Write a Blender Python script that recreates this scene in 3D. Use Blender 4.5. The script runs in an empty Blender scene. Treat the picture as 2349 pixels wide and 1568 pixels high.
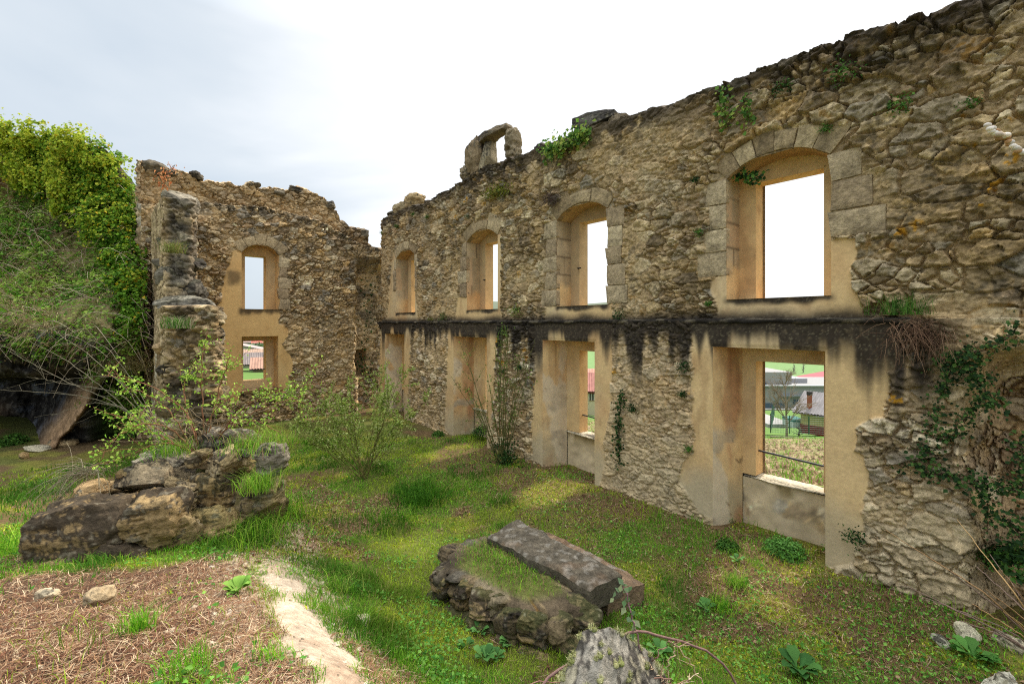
SKYGAIN = 1.0
import bpy, math, random
import numpy as np
rng = np.random.default_rng(7)
random.seed(7)
C = bpy.context.scene.collection
SC = bpy.context.scene
# ---------------------------------------------------------------- camera maths
F = 1044.0; CX = 1174.5; HY = 742.0; EYE = 2.9; D = 6.4
TH = math.atan2(CX - 300.0, F)                 # bearing of the long wall
ES = np.array([math.sin(TH), -math.cos(TH)])   # along the wall, towards the camera
NN = np.array([math.cos(TH), math.sin(TH)])    # out through the wall
S0 = -14.9
def at_depth(x, y, Z): return np.array([(x-CX)/F*Z, Z, EYE + (HY-y)/F*Z])
def at_z(x, y, z): return at_depth(x, y, (z-EYE)*F/(HY-y))
def onw(x, y, d=0.0):                           # image point -> (s, z) on the long wall
    u = (x-CX)/F; Z = (D+d)/(NN[0]*u + NN[1])
    return Z*(ES[0]*u + ES[1]), EYE + (HY-y)/F*Z
def onb(x, y, d=0.0):                           # image point -> (n, z) on the end wall
    u = (x-CX)/F; Z = (S0-d)/(ES[0]*u + ES[1])
    return Z*(NN[0]*u + NN[1]), EYE + (HY-y)/F*Z
def sn(s, n): return np.array([ES[0]*s + NN[0]*n, ES[1]*s + NN[1]*n])
# ---------------------------------------------------------------- noise
def _h(ix, iy, seed):
    h = (ix.astype(np.int64)*374761393 + iy.astype(np.int64)*668265263 + seed*2147483647 + 12345) & 0xffffffff
    h = ((h ^ (h >> 13))*1274126177) & 0xffffffff
    h = ((h ^ (h >> 15))*2246822519) & 0xffffffff
    return ((h ^ (h >> 16)) & 0xffffff)/16777216.0
def vn(x, y, seed=0):
    x = np.asarray(x, float); y = np.asarray(y, float)
    ix = np.floor(x); iy = np.floor(y); fx = x-ix; fy = y-iy
    fx = fx*fx*(3-2*fx); fy = fy*fy*(3-2*fy)
    a = _h(ix, iy, seed); b = _h(ix+1, iy, seed); c = _h(ix, iy+1, seed); d = _h(ix+1, iy+1, seed)
    return (a*(1-fx)+b*fx)*(1-fy) + (c*(1-fx)+d*fx)*fy
def fbm(x, y, o=4, seed=0, g=.5):
    t = 0; a = 1; s = 0
    for i in range(o):
        t = t + a*vn(x*2**i + 17.3*i, y*2**i - 9.1*i, seed+i); s += a; a *= g
    return t/s
def fb3(p, sc, o=3, seed=0):
    return (fbm(p[:, 0]*sc, p[:, 1]*sc, o, seed) + fbm(p[:, 1]*sc+31.7, p[:, 2]*sc, o, seed+11) + fbm(p[:, 2]*sc-7.7, p[:, 0]*sc+3.1, o, seed+23))/3
def ss(a, b, x):
    t = np.clip((x-a)/(b-a), 0, 1); return t*t*(3-2*t)
def voro(x, y, seed=0, jit=.85):
    ix = np.floor(x); iy = np.floor(y); N = x.shape
    f1 = np.full(N, 9.); f2 = np.full(N, 9.)
    c1 = np.zeros(N+(2,)); c2 = np.zeros(N+(2,)); idd = np.zeros(N+(2,))
    for dx in (-2, -1, 0, 1, 2):
        for dy in (-1, 0, 1):
            cx = ix+dx; cy = iy+dy
            px = cx+.5+(_h(cx, cy, seed)-.5)*jit + .5*(np.mod(cy, 2)-.5); py = cy+.5+(_h(cx, cy, seed+1)-.5)*jit
            d = (px-x)**2 + (py-y)**2
            m1 = d < f1; m2 = (~m1) & (d < f2)
            f2 = np.where(m1, f1, np.where(m2, d, f2))
            c2[m1] = c1[m1]; c2[m2, 0] = px[m2]; c2[m2, 1] = py[m2]
            f1 = np.where(m1, d, f1)
            c1[m1, 0] = px[m1]; c1[m1, 1] = py[m1]; idd[m1, 0] = cx[m1]; idd[m1, 1] = cy[m1]
    L = np.hypot(c2[..., 0]-c1[..., 0], c2[..., 1]-c1[..., 1]) + 1e-6
    e = (f2-f1)/(2*L)
    return e, x-c1[..., 0], y-c1[..., 1], idd
def poly_sd(px, py, poly):                      # signed distance, positive inside
    P = np.asarray(poly, float); n = len(P); dmin = np.full(px.shape, 1e9); ins = np.zeros(px.shape, bool)
    for i in range(n):
        a = P[i]; b = P[(i+1) % n]; ex, ey = b-a; L = ex*ex+ey*ey+1e-12
        t = np.clip(((px-a[0])*ex+(py-a[1])*ey)/L, 0, 1)
        dmin = np.minimum(dmin, np.hypot(px-a[0]-t*ex, py-a[1]-t*ey))
        c = ((a[1] > py) != (b[1] > py)) & (px < ex*(py-a[1])/(ey+1e-12 if ey == 0 else ey)+a[0])
        ins ^= c
    return np.where(ins, dmin, -dmin)
def mix(a, b, t): return a*(1-t[..., None]) + np.asarray(b)*t[..., None]
def lin(r, g, b):
    f = lambda c: (c/255/12.92 if c/255 <= .04045 else ((c/255+.055)/1.055)**2.4)
    return np.array([f(r), f(g), f(b)])
# ---------------------------------------------------------------- mesh builder
class MB:
    def __init__(s): s.v = []; s.q = []; s.t = []; s.c = []; s.n = 0
    def add(s, v, quads=None, tris=None, col=(.5, .5, .5)):
        v = np.asarray(v, float).reshape(-1, 3); col = np.asarray(col, float)
        if col.ndim == 1: col = np.repeat(col[None], len(v), 0)
        if col.shape[1] == 3: col = np.concatenate([col, np.ones((len(col), 1))], 1)
        s.v.append(v); s.c.append(col)
        if quads is not None and len(quads): s.q.append(np.asarray(quads, np.int64)+s.n)
        if tris is not None and len(tris): s.t.append(np.asarray(tris, np.int64)+s.n)
        s.n += len(v); return s
    def grid(s, P, col=(.5, .5, .5), keep=None, flip=False):
        h, w = P.shape[:2]; I = np.arange(h*w).reshape(h, w)
        q = np.stack([I[:-1, :-1], I[:-1, 1:], I[1:, 1:], I[1:, :-1]], -1)
        if flip: q = q[..., ::-1]
        q = q[keep] if keep is not None else q.reshape(-1, 4)
        col = np.asarray(col, float)
        return s.add(P.reshape(-1, 3), q, None, col.reshape(-1, col.shape[-1]) if col.ndim == 3 else col)
    def box(s, lo, hi, col, M=None):
        x0, y0, z0 = lo; x1, y1, z1 = hi
        v = np.array([[x0,y0,z0],[x1,y0,z0],[x1,y1,z0],[x0,y1,z0],[x0,y0,z1],[x1,y0,z1],[x1,y1,z1],[x0,y1,z1]], float)
        if M is not None: v = v@np.asarray(M).T
        return s.add(v, [[0,3,2,1],[4,5,6,7],[0,1,5,4],[1,2,6,5],[2,3,7,6],[3,0,4,7]], None, col)
    def tube(s, pts, r0, r1, col, k=5):
        P = np.asarray(pts, float); n = len(P)
        T = np.gradient(P, axis=0); T /= np.linalg.norm(T, axis=1)[:, None]+1e-9
        up = np.where(np.abs(T[:, 2:3]) > .9, [[1., 0, 0]], [[0, 0, 1.]])
        A = np.cross(T, up); A /= np.linalg.norm(A, axis=1)[:, None]+1e-9; B = np.cross(T, A)
        r = np.linspace(r0, r1, n)[:, None, None]; a = np.linspace(0, 2*np.pi, k, endpoint=False)
        V = P[:, None] + r*(A[:, None]*np.cos(a)[None, :, None] + B[:, None]*np.sin(a)[None, :, None])
        I = np.arange(n*k).reshape(n, k); J = np.roll(I, -1, 1)
        q = np.stack([I[:-1], J[:-1], J[1:], I[1:]], -1).reshape(-1, 4)
        return s.add(V.reshape(-1, 3), q, None, col)
    def build(s, name, mat, parent=None, smooth=True, loc=None, rz=0):
        me = bpy.data.meshes.new(name)
        V = np.concatenate(s.v); Cc = np.concatenate(s.c)
        q = np.concatenate(s.q) if s.q else np.zeros((0, 4), np.int64); t = np.concatenate(s.t) if s.t else np.zeros((0, 3), np.int64)
        me.vertices.add(len(V)); me.vertices.foreach_set('co', V.astype(np.float32).ravel())
        me.loops.add(q.size+t.size); me.loops.foreach_set('vertex_index', np.concatenate([q.ravel(), t.ravel()]).astype(np.int32))
        me.polygons.add(len(q)+len(t))
        ls = np.concatenate([np.arange(len(q))*4, q.size+np.arange(len(t))*3]).astype(np.int32)
        me.polygons.foreach_set('loop_start', ls)
        me.polygons.foreach_set('use_smooth', np.full(len(q)+len(t), smooth))
        me.update(calc_edges=True)
        a = me.color_attributes.new('Col', 'FLOAT_COLOR', 'POINT')
        a.data.foreach_set('color', np.clip(Cc, 0, 1).astype(np.float32).ravel())
        me.validate(); me.materials.append(mat)
        o = bpy.data.objects.new(name, me); C.objects.link(o)
        if parent is not None: o.parent = parent
        if loc is not None: o.location = loc
        o.rotation_euler.z = rz
        return o
def empty(name, loc=(0, 0, 0), rz=0):
    o = bpy.data.objects.new(name, None); o.empty_display_size = .2; C.objects.link(o); o.location = loc; o.rotation_euler.z = rz; return o
def tag(o, label, cat=None, group=None, kind=None):
    if label: o['label'] = label
    if cat: o['category'] = cat
    if group: o['group'] = group
    if kind: o['kind'] = kind
    return o
# ---------------------------------------------------------------- materials
def attr_mat(name, rough=.9, bump=.3, bs=40, var=.35, vs=18, trans=0., spec=.2, bs2=None, bdist=.02):
    m = bpy.data.materials.new(name); m.use_nodes = True; nt = m.node_tree; N = nt.nodes; L = nt.links
    b = N['Principled BSDF']; b.inputs['Roughness'].default_value = rough; b.inputs['Specular IOR Level'].default_value = spec
    at = N.new('ShaderNodeAttribute'); at.attribute_name = 'Col'
    tc = N.new('ShaderNodeTexCoord')
    out = at.outputs['Color']
    if var > 0:
        n = N.new('ShaderNodeTexNoise'); n.inputs['Scale'].default_value = vs; n.inputs['Detail'].default_value = 6; n.inputs['Roughness'].default_value = .7
        L.new(tc.outputs['Object'], n.inputs['Vector'])
        mr = N.new('ShaderNodeMapRange'); mr.inputs[1].default_value = .25; mr.inputs[2].default_value = .75
        mv = N.new('ShaderNodeMath'); mv.operation = 'MULTIPLY'; mv.inputs[1].default_value = var; L.new(at.outputs['Alpha'], mv.inputs[0])
        m1 = N.new('ShaderNodeMath'); m1.operation = 'SUBTRACT'; m1.inputs[0].default_value = 1; L.new(mv.outputs[0], m1.inputs[1]); m2 = N.new('ShaderNodeMath'); m2.operation = 'ADD'; m2.inputs[0].default_value = 1; L.new(mv.outputs[0], m2.inputs[1])
        L.new(m1.outputs[0], mr.inputs[3]); L.new(m2.outputs[0], mr.inputs[4])
        L.new(n.outputs['Fac'], mr.inputs[0])
        mx = N.new('ShaderNodeVectorMath'); mx.operation = 'SCALE'
        L.new(out, mx.inputs[0]); L.new(mr.outputs[0], mx.inputs['Scale']); out = mx.outputs[0]
    L.new(out, b.inputs['Base Color'])
    if bump > 0:
        n2 = N.new('ShaderNodeTexNoise'); n2.inputs['Scale'].default_value = bs; n2.inputs['Detail'].default_value = 8; n2.inputs['Roughness'].default_value = .65
        L.new(tc.outputs['Object'], n2.inputs['Vector'])
        bp = N.new('ShaderNodeBump'); mb_ = N.new('ShaderNodeMath'); mb_.operation = 'MULTIPLY'; mb_.inputs[1].default_value = bump; L.new(at.outputs['Alpha'], mb_.inputs[0]); L.new(mb_.outputs[0], bp.inputs['Strength']); bp.inputs['Distance'].default_value = bdist
        L.new(n2.outputs['Fac'], bp.inputs['Height']); L.new(bp.outputs[0], b.inputs['Normal'])
    if trans > 0:
        tr = N.new('ShaderNodeBsdfTranslucent'); L.new(out, tr.inputs['Color'])
        ms = N.new('ShaderNodeMixShader'); ms.inputs[0].default_value = trans
        L.new(b.outputs[0], ms.inputs[1]); L.new(tr.outputs[0], ms.inputs[2]); L.new(ms.outputs[0], N['Material Output'].inputs['Surface'])
    return m
M_stone = attr_mat('rough_stone', .95, .9, 30, .55, 20, bdist=.03)
M_plas = attr_mat('lime_plaster', .95, .25, 70, .16, 5, bdist=.008)
M_ground = attr_mat('earth', 1., .7, 30, .45, 22, bdist=.04)
M_leaf = attr_mat('leaf', .65, 0, 1, 0, 1, trans=.35, spec=.12)
M_dull = attr_mat('dull_leaf', .8, 0, 1, 0, 1, trans=.25, spec=.03)
M_bark = attr_mat('bark', .9, .3, 60, .3, 40)
M_metal = attr_mat('dark_iron', .5, .1, 60, .2, 30, spec=.5)
M_paint = attr_mat('painted_render', .8, .1, 20, .08, 3)
M_far = attr_mat('farmland_soil', 1., 0, 1, .25, .6)
# ================================================================ masonry
ST_PAL = np.array([lin(184,160,122), lin(166,142,106), lin(202,180,142), lin(146,126,98), lin(178,152,118), lin(190,160,114), lin(156,144,124), lin(208,190,156)])
MORT = lin(200,172,128); PLAS = lin(220,186,134); BLACK = lin(44,38,33)
def stone_field(x, z, w=.34, h=.2, seed=1, amp=.05, fill=None, small=.45, pal=ST_PAL, mort=MORT):
    wx = x + .10*(fbm(x*2.2, z*2.2, 3, seed+50)-.5); wz = z + .10*(fbm(x*2.2+9, z*2.2+4, 3, seed+51)-.5) + .05*(fbm(x*7, z*7, 2, seed+52)-.5)
    e, dx, dz, idd = voro(wx/w, wz/h, seed)
    e2, dx2, dz2, id2 = voro(wx/(w*.45)+.3, wz/(h*.5)+.7, seed+7)
    r = _h(idd[..., 0], idd[..., 1], seed+3)
    sm = r < small
    ed = np.where(sm, np.minimum(e*h*1.2, e2*h*.55), e*h*1.2)
    r1 = np.where(sm, _h(id2[..., 0], id2[..., 1], seed+4), _h(idd[..., 0], idd[..., 1], seed+4))
    r2 = np.where(sm, _h(id2[..., 0], id2[..., 1], seed+5), _h(idd[..., 0], idd[..., 1], seed+5))
    r3 = np.where(sm, _h(id2[..., 0], id2[..., 1], seed+6), _h(idd[..., 0], idd[..., 1], seed+6))
    tx = np.where(sm, dx2*.5, dx); tz = np.where(sm, dz2*.5, dz)
    n1 = fbm(x*14, z*14, 3, seed+60); n0 = fbm(x*5, z*7, 3, seed+61)
    rid = 1-np.abs(2*fbm(x*9+3*n0, z*16, 3, seed+62)-1)
    ed = ed + .026*(n1-.5)+.012*(fbm(x*40, z*40, 2, seed+63)-.5)
    prof = ss(.001, .016, ed)
    n2 = fbm(x*30, z*34, 3, seed+64)
    hh = prof*(amp*(.45+1.0*r1) + amp*1.1*((r2-.5)*tx+(r3-.35)*tz)) + amp*.8*(n0-.5)*(.4+.6*prof) + amp*.5*(rid-.6)*prof + amp*.28*(n2-.5)*(.5+.5*prof) 
    ef, fx_, fz_, fi_ = voro(wx/.12+.37, wz/.075+.11, seed+17, .95)
    fa_ = _h(fi_[..., 0], fi_[..., 1], seed+18); fb_ = _h(fi_[..., 0], fi_[..., 1], seed+19)
    hh = hh + prof*amp*(1.1*(fa_-.5)*fx_+1.1*(fb_-.5)*fz_+.35*(fa_-.5))
    if fill is not None: hh = hh*(1-.62*fill) + fill*(.022 + amp*.5*(n0-.5)+.012*(n1-.5)); 
    pm = prof if fill is None else prof*(1-.6*fill)
    col = pal[np.minimum((r2*len(pal)).astype(int), len(pal)-1)]*(.66+.62*r3)[..., None]
    col = col*(.55+.9*n1)[..., None]*(.62+.76*n2)[..., None]*(.86+.28*fa_)[..., None]
    dirt_shade = ss(.35, .6, n0) if fill is None else ss(.35, .6, n0)*(1-fill)
    col = mix(mix(np.broadcast_to(mort, col.shape)*(.82+.36*n0)[..., None], lin(104,88,62), dirt_shade*.5), col, pm)  # open joints: crevice shade painted into the mortar colour, along with some dirt
    # grey lichen crust and dark speckle
    cr = ss(.55, .72, fbm(x*3.1, z*3.1, 4, seed+70))*ss(.42, .6, fbm(x*22, z*22, 2, seed+71))
    col = mix(col, lin(92,84,70), cr*.6)
    yl = ss(.7, .78, fbm(x*2.3+40, z*2.3, 3, seed+73))*ss(.5, .62, fbm(x*25, z*25, 2, seed+72))
    col = mix(col, lin(165,120,40), yl*.6)
    return hh, col
def plaster_col(x, z, seed=5, tone=0.):
    a = fbm(x*1.3, z*1.1, 4, seed); b = fbm(x*4, z*2.2, 4, seed+1); c = fbm(x*.9+5, z*.7, 3, seed+2)
    col = mix(np.broadcast_to(PLAS, x.shape+(3,))*1., lin(198,154,106), ss(.45, .75, a)*.65)
    col = mix(col, lin(212,190,150), ss(.52, .75, c)*.6)
    col = mix(col, lin(164,126,86), ss(.55, .8, b)*.45)
    return col*(.92+.16*fbm(x*30, z*30, 2, seed+3))[..., None]
def sdn(x, z, poly, amp=.07, seed=3):
    return poly_sd(x, z, poly) + amp*2*(fbm(x*5, z*5, 4, seed)-.5)
def nonuni(a, b, step, extra=()):
    out = [a]
    while out[-1] < b: out.append(out[-1]+step(out[-1]))
    out = np.array(out[:-1]+[b])
    for e in extra:
        out[np.argmin(np.abs(out-e))] = e
    return np.sort(out)
def wall_face(xs, zs, top, holes, field, thick=None, top_rows=7, topcol=None):
    """field(x,z) -> (y offset, colour). Returns MB of the front face, its holes, and the wall top."""
    X, Z = np.meshgrid(xs, zs)
    tp = top(xs)[None]
    Zc = np.minimum(Z, tp)
    Y, Cc = field(X, Zc)
    hm = np.full(X.shape, 9.)
    for (x0, x1, z0, z1, y0) in holes:
        dd = np.maximum(np.maximum(x0-X, X-x1), np.maximum(z0-Z, Z-z1)); w = ss(.0, .06, np.abs(dd))
        Y = Y*w + y0*(1-w)
    xm = .5*(X[:-1, :-1]+X[1:, 1:]); zm = .5*(Z[:-1, :-1]+Z[1:, 1:])
    keep = (Z[:-1, :-1] < tp[:, :-1]) | (Z[:-1, 1:] < tp[:, 1:])
    for (x0, x1, z0, z1, y0) in holes: keep &= ~((xm > x0) & (xm < x1) & (zm > z0) & (zm < z1))
    m = MB(); P = np.stack([X, Y, Zc], -1)
    m.grid(P, Cc, keep)
    # top surface
    if thick is not None:
        yt = Y[-1]; zt = tp[0]; ct = Cc[-1]
        k = np.linspace(0, 1, top_rows)[:, None]
        XX = np.repeat(xs[None], top_rows, 0); YY = yt[None]*(1-k)+thick*k
        ZZ = zt[None] + np.sin(np.pi*np.clip(k, 0, 1))*.06 + .10*(fbm(XX*4, YY*4, 3, 77)-.5)*np.minimum(1, k*4) - .05*k*0
        cc = np.repeat(ct[None], top_rows, 0)*(.7+.7*fbm(XX*9, YY*9, 3, 78))[..., None]
        m.grid(np.stack([XX, YY, ZZ], -1), cc)
        # back face
        zb = np.linspace(zs[0], 1, 2)
        xb = np.unique(np.concatenate([xs[::6], [xs[-1]]]+[[h[0], h[1]] for h in holes]))
        zz = np.unique(np.concatenate([np.arange(zs[0], zs[-1], .25)]+[[h[2], h[3]] for h in holes]))
        XB, ZB = np.meshgrid(xb, zz); tb = np.interp(xb, xs, ZZ[-1])[None]
        xm = .5*(XB[:-1, :-1]+XB[1:, 1:]); zm = .5*(ZB[:-1, :-1]+ZB[1:, 1:])
        kp = (ZB[:-1, :-1] < tb[:, :-1]) | (ZB[:-1, 1:] < tb[:, 1:])
        return m, (XB, ZB, tb, xm, zm, kp)
    return m
def back_face(m, bf, T, holes):
    XB, ZB, tb, xm, zm, kp = bf
    for (x0, x1, z0, z1) in holes: kp = kp & ~((xm > x0) & (xm < x1) & (zm > z0) & (zm < z1))
    m.grid(np.stack([XB, np.full(XB.shape, T), np.minimum(ZB, tb)], -1), lin(150,128,96), kp, True)
def patch(m, A, B, Cq, Dq, colf, step=.035, amp=.008, seed=1, flip=False):
    """bilinear patch A-B-C-D with slight unevenness"""
    A, B, Cq, Dq = [np.asarray(p, float) for p in (A, B, Cq, Dq)]
    nu = max(2, int(max(np.linalg.norm(B-A), np.linalg.norm(Cq-Dq))/step)+1); nv = max(2, int(max(np.linalg.norm(Dq-A), np.linalg.norm(Cq-B))/step)+1)
    u = np.linspace(0, 1, nu)[None, :, None]; v = np.linspace(0, 1, nv)[:, None, None]
    P = (A*(1-u)+B*u)*(1-v)+(Dq*(1-u)+Cq*u)*v
    n = np.cross(B-A, Dq-A); L = np.linalg.norm(n); n = n/(L+1e-9)
    U = u[..., 0]*np.linalg.norm(B-A); V = v[..., 0]*np.linalg.norm(Dq-A)
    ed = ss(0, .12, np.minimum(np.minimum(u, 1-u), np.minimum(v, 1-v))[..., 0])
    P = P + n*((fbm(U*5+seed*3.3, V*5, 3, seed)-.5)*2*amp*ed)[..., None]
    m.grid(P, colf(P), None, flip)
def block(m, inner, outer, yf, depth, col, seed, bulge=.012, n=9):
    """dressed stone: front surface between two polylines (x,z), with worn edges, running back by depth"""
    inner = np.asarray(inner, float); outer = np.asarray(outer, float)
    t = np.linspace(0, 1, n)
    I = np.stack([np.interp(t, np.linspace(0, 1, len(inner)), inner[:, k]) for k in (0, 1)], -1)
    O = np.stack([np.interp(t, np.linspace(0, 1, len(outer)), outer[:, k]) for k in (0, 1)], -1)
    v = np.linspace(0, 1, n)[:, None, None]
    G = I[None]*(1-v)+O[None]*v
    e = np.minimum(np.minimum(t, 1-t)[None], np.minimum(t, 1-t)[:, None])
    nn = fbm(G[..., 0]*12, G[..., 1]*12, 3, seed)
    Y = yf - bulge*ss(0, .16, e) - .02*(nn-.5)
    wob = .012*(np.stack([fbm(G[..., 0]*9, G[..., 1]*9, 2, seed+1), fbm(G[..., 0]*9+5, G[..., 1]*9, 2, seed+2)], -1)-.5)
    G = G + wob
    P = np.stack([G[..., 0], Y, G[..., 1]], -1)
    c = np.asarray(col)*(.75+.5*nn)[..., None]
    dk = ss(.55, .75, fbm(G[..., 0]*6, G[..., 1]*6, 3, seed+9)); c = mix(c, lin(110,94,72), dk*.5); c = c*(.8+.4*fbm(G[..., 0]*40, G[..., 1]*40, 2, seed+8))[..., None]
    m.grid(P, c)
    ring = np.concatenate([P[0, :], P[1:, -1], P[-1, -2::-1], P[-2:0:-1, 0]]); rc = np.concatenate([c[0, :], c[1:, -1], c[-1, -2::-1], c[-2:0:-1, 0]])
    ring = np.concatenate([ring, ring[:1]]); rc = np.concatenate([rc, rc[:1]])
    back = ring.copy(); back[:, 1] = yf+depth
    m.grid(np.stack([back, ring], 0), np.stack([rc, rc], 0))
def arc(x0, x1, zs_, rise, n=15, r_add=0.):
    w = x1-x0; R = (w*w/4+rise*rise)/(2*rise); cz = zs_+rise-R; cx = (x0+x1)/2
    a0 = math.asin(w/2/R); a = np.linspace(-a0, a0, n)
    return np.stack([cx+(R+r_add)*np.sin(a), cz+(R+r_add)*np.cos(a)], -1)
def window(parent, x0, x1, xi0, xi1, zb, zs_, rise, fx, fz, y0, df, T, seed, ash=False, quoins=(), voiss=6, parapet=False, grey=0., label=None, ring=.25, fgrey=0.):
    w = empty('window_opening', (0, 0, 0)); w.parent = parent
    if label: w['label'] = label
    m = MB()
    def cj(P):
        a = P[..., 1]*1.0; z = P[..., 2]
        c = plaster_col(a*1.4+P[..., 0]+seed*3.1, z, seed)
        if parapet:
            low = ss(.75, .35, z+.25*(fbm(a*4+P[..., 0], z*4, 3, seed+4)-.5)); c = mix(c, lin(186,168,134), low*.85)
            dk = ss(.5, .72, fbm(a*3, z*1.2, 4, seed+5)); c = mix(c, lin(176,124,86), dk*.75); br = ss(.45, .75, fbm(a*9+P[..., 0]*9, z*.7, 3, seed+7))*ss(1.0, 2.4, z); c = mix(c, lin(132,98,66), br*.5)
            wt = ss(.54, .6, fbm(a*2.2+3, z*1.1+P[..., 0], 4, seed+6)); c = mix(c, lin(216,198,168), wt*.75); ck = np.abs(fbm(a*1.7+P[..., 0]*1.3+seed, z*1.5, 4, seed+31)-.5); c = mix(c, lin(112,90,64), ss(.006, .002, ck)*.8*ss(2.3, 1.2, z)); ex = ss(.62, .68, fbm(a*3+1, z*2.4+seed, 4, seed+33))*ss(2.0, .9, z); c = mix(c, lin(178,162,136)*(.6+.8*fbm(a*14, z*14, 3, seed+34))[..., None], ex*.8)
        return c*(1-grey)+lin(150,130,100)*grey
    def ca(P):
        a = P[..., 1]; z = P[..., 2]
        k = np.floor(z/.36+.3*np.sin(seed)); r = _h(k, k*0+seed, 4); r2 = _h(k, k*0+seed, 5)
        jz = np.abs(z/.36+.3*np.sin(seed)-np.round(z/.36+.3*np.sin(seed)))*.36; sp = y0+.15+.3*r2
        ja = np.minimum(jz, np.abs(a-sp)+.0*z)
        rr = np.where(a > sp, r2, r)
        c = mix(np.broadcast_to(lin(172,152,120), z.shape+(3,))*1., lin(206,184,150), rr)*(.8+.35*fbm(a*7, z*7, 4, seed))[..., None]
        c = mix(c, lin(190,150,108), (rr > .7)*.5)
        c = mix(c, lin(110,92,70), ss(.012, .004, ja)*.8)
        pl = ss(-.1, .1, (zb+.45-z)+.3*(fbm(a*5, z*5, 3, seed)-.5)); c = mix(c, plaster_col(a, z, seed), pl)
        return c
    jl = ca if ash else cj
    top = zs_
    patch(m, (x0, y0, zb), (xi0, df, zb), (xi0, df, top), (x0, y0, top), jl, seed=seed, flip=True)
    patch(m, (x1, y0, zb), (xi1, df, zb), (xi1, df, top), (x1, y0, top), jl, seed=seed+1)
    if rise:
        A = arc(x0, x1, zs_, rise, 21); k = np.linspace(0, 1, 8)
        P = np.stack([np.repeat(A[None, :, 0], 8, 0), np.repeat((y0+(df-y0)*k)[:, None], 21, 1), np.repeat(A[None, :, 1], 8, 0)], -1)
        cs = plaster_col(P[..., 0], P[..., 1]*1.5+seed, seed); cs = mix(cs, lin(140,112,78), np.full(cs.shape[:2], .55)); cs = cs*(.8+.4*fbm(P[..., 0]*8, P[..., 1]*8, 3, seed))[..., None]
        m.grid(P, cs)
    else:
        patch(m, (x0, y0, top), (x1, y0, top), (xi1, df, top), (xi0, df, top), lambda P: plaster_col(P[..., 0], P[..., 1], seed)*.85+lin(120,100,60)*.12, seed=seed+2, flip=False)
    if not parapet:
        def csill(P):
            c = plaster_col(P[..., 0], P[..., 1], seed); return mix(c, BLACK, ss(.35, .55, fbm(P[..., 0]*5, P[..., 1]*5, 3, seed))*.8)
        patch(m, (x0, y0-.015, zb), (x1, y0-.015, zb), (xi1, df, zb), (xi0, df, zb), csill, seed=seed+3)
    o = m.build('embrasure', M_plas, w)
    # inner frame
    f = MB(); f0, f1 = fx; fb, ft = fz
    cf = lambda P: plaster_col(P[..., 0]+P[..., 1]*2, P[..., 2], seed+8)*np.array([.98, .95, .92])*(1-fgrey)+lin(158,142,114)*fgrey
    bot = -.3 if parapet else zb
    hh = top if not rise else zs_
    patch(f, (xi0, df, fb), (f0, df, fb), (f0, df, hh), (xi0, df, hh), cf, seed=seed+4)
    patch(f, (f1, df, fb), (xi1, df, fb), (xi1, df, hh), (f1, df, hh), cf, seed=seed+5)
    if rise:
        A = arc(x0, x1, zs_, rise, 31); kk = np.linspace(0, 1, 6)[:, None]
        lo = np.where((A[:, 0] > f0) & (A[:, 0] < f1), min(ft, zs_), zs_)
        xx = A[:, 0].copy(); i0 = np.argmin(abs(xx-f0)); i1 = np.argmin(abs(xx-f1)); xx[i0] = f0; xx[i1] = f1; lo = np.where((xx >= f0) & (xx <= f1), min(ft, zs_), zs_)
        zz = lo[None]*(1-kk)+A[None, :, 1]*kk
        P = np.stack([np.repeat(xx[None], 6, 0), np.full(zz.shape, df), zz], -1); f.grid(P, cf(P))
    else:
        patch(f, (f0, df, ft), (f1, df, ft), (f1, df, hh), (f0, df, hh), cf, seed=seed+6)
    if parapet:
        def cp(P):
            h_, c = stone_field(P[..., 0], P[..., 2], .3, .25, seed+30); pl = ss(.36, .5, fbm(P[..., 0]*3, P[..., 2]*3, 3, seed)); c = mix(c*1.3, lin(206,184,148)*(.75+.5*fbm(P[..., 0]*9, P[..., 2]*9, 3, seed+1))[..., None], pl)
            ms = ss(-.35, 0, P[..., 2]-fb)*ss(.5, .62, fbm(P[..., 0]*5, P[..., 2]*2, 3, seed+2)); return mix(c, lin(120,96,30), ms*.8)
        patch(f, (xi0, df+.02, bot), (xi1, df+.02, bot), (xi1, df+.02, fb-.05), (xi0, df+.02, fb-.05), cp, amp=.03, seed=seed+7)
    elif fb > zb+.01:
        patch(f, (xi0, df, zb), (xi1, df, zb), (xi1, df, fb), (xi0, df, fb), cf, seed=seed+7)
    cr = lambda P: plaster_col(P[..., 0]*2+P[..., 1]*2, P[..., 2]*1.2, seed+9)*np.array([1.0, .95, .9])*(1-fgrey)+lin(168,150,120)*fgrey
    patch(f, (f0, df, fb), (f0, T, fb), (f0, T, ft), (f0, df, ft), cr, seed=seed+8, amp=.006, flip=True)
    patch(f, (f1, df, fb), (f1, T, fb), (f1, T, ft), (f1, df, ft), cr, seed=seed+9, amp=.006)
    patch(f, (f0, df, ft), (f1, df, ft), (f1, T, ft), (f0, T, ft), cr, seed=seed+10, amp=.006)
    if not parapet: patch(f, (f0, df, fb+.002), (f1, df, fb+.002), (f1, T, fb+.002), (f0, T, fb+.002), cr, seed=seed+11, amp=.004)
    f.build('frame', M_plas, w)
    if parapet:
        s = MB(); rocky(s, ((xi0+xi1)/2, (df+T)/2-.0, fb-.025), (xi1-xi0+.02, T-df+.06, .06), .93, .012, seed, lin(200,186,158), n=26, crust=.25); s.build('sill_stone', M_stone, w)
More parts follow.
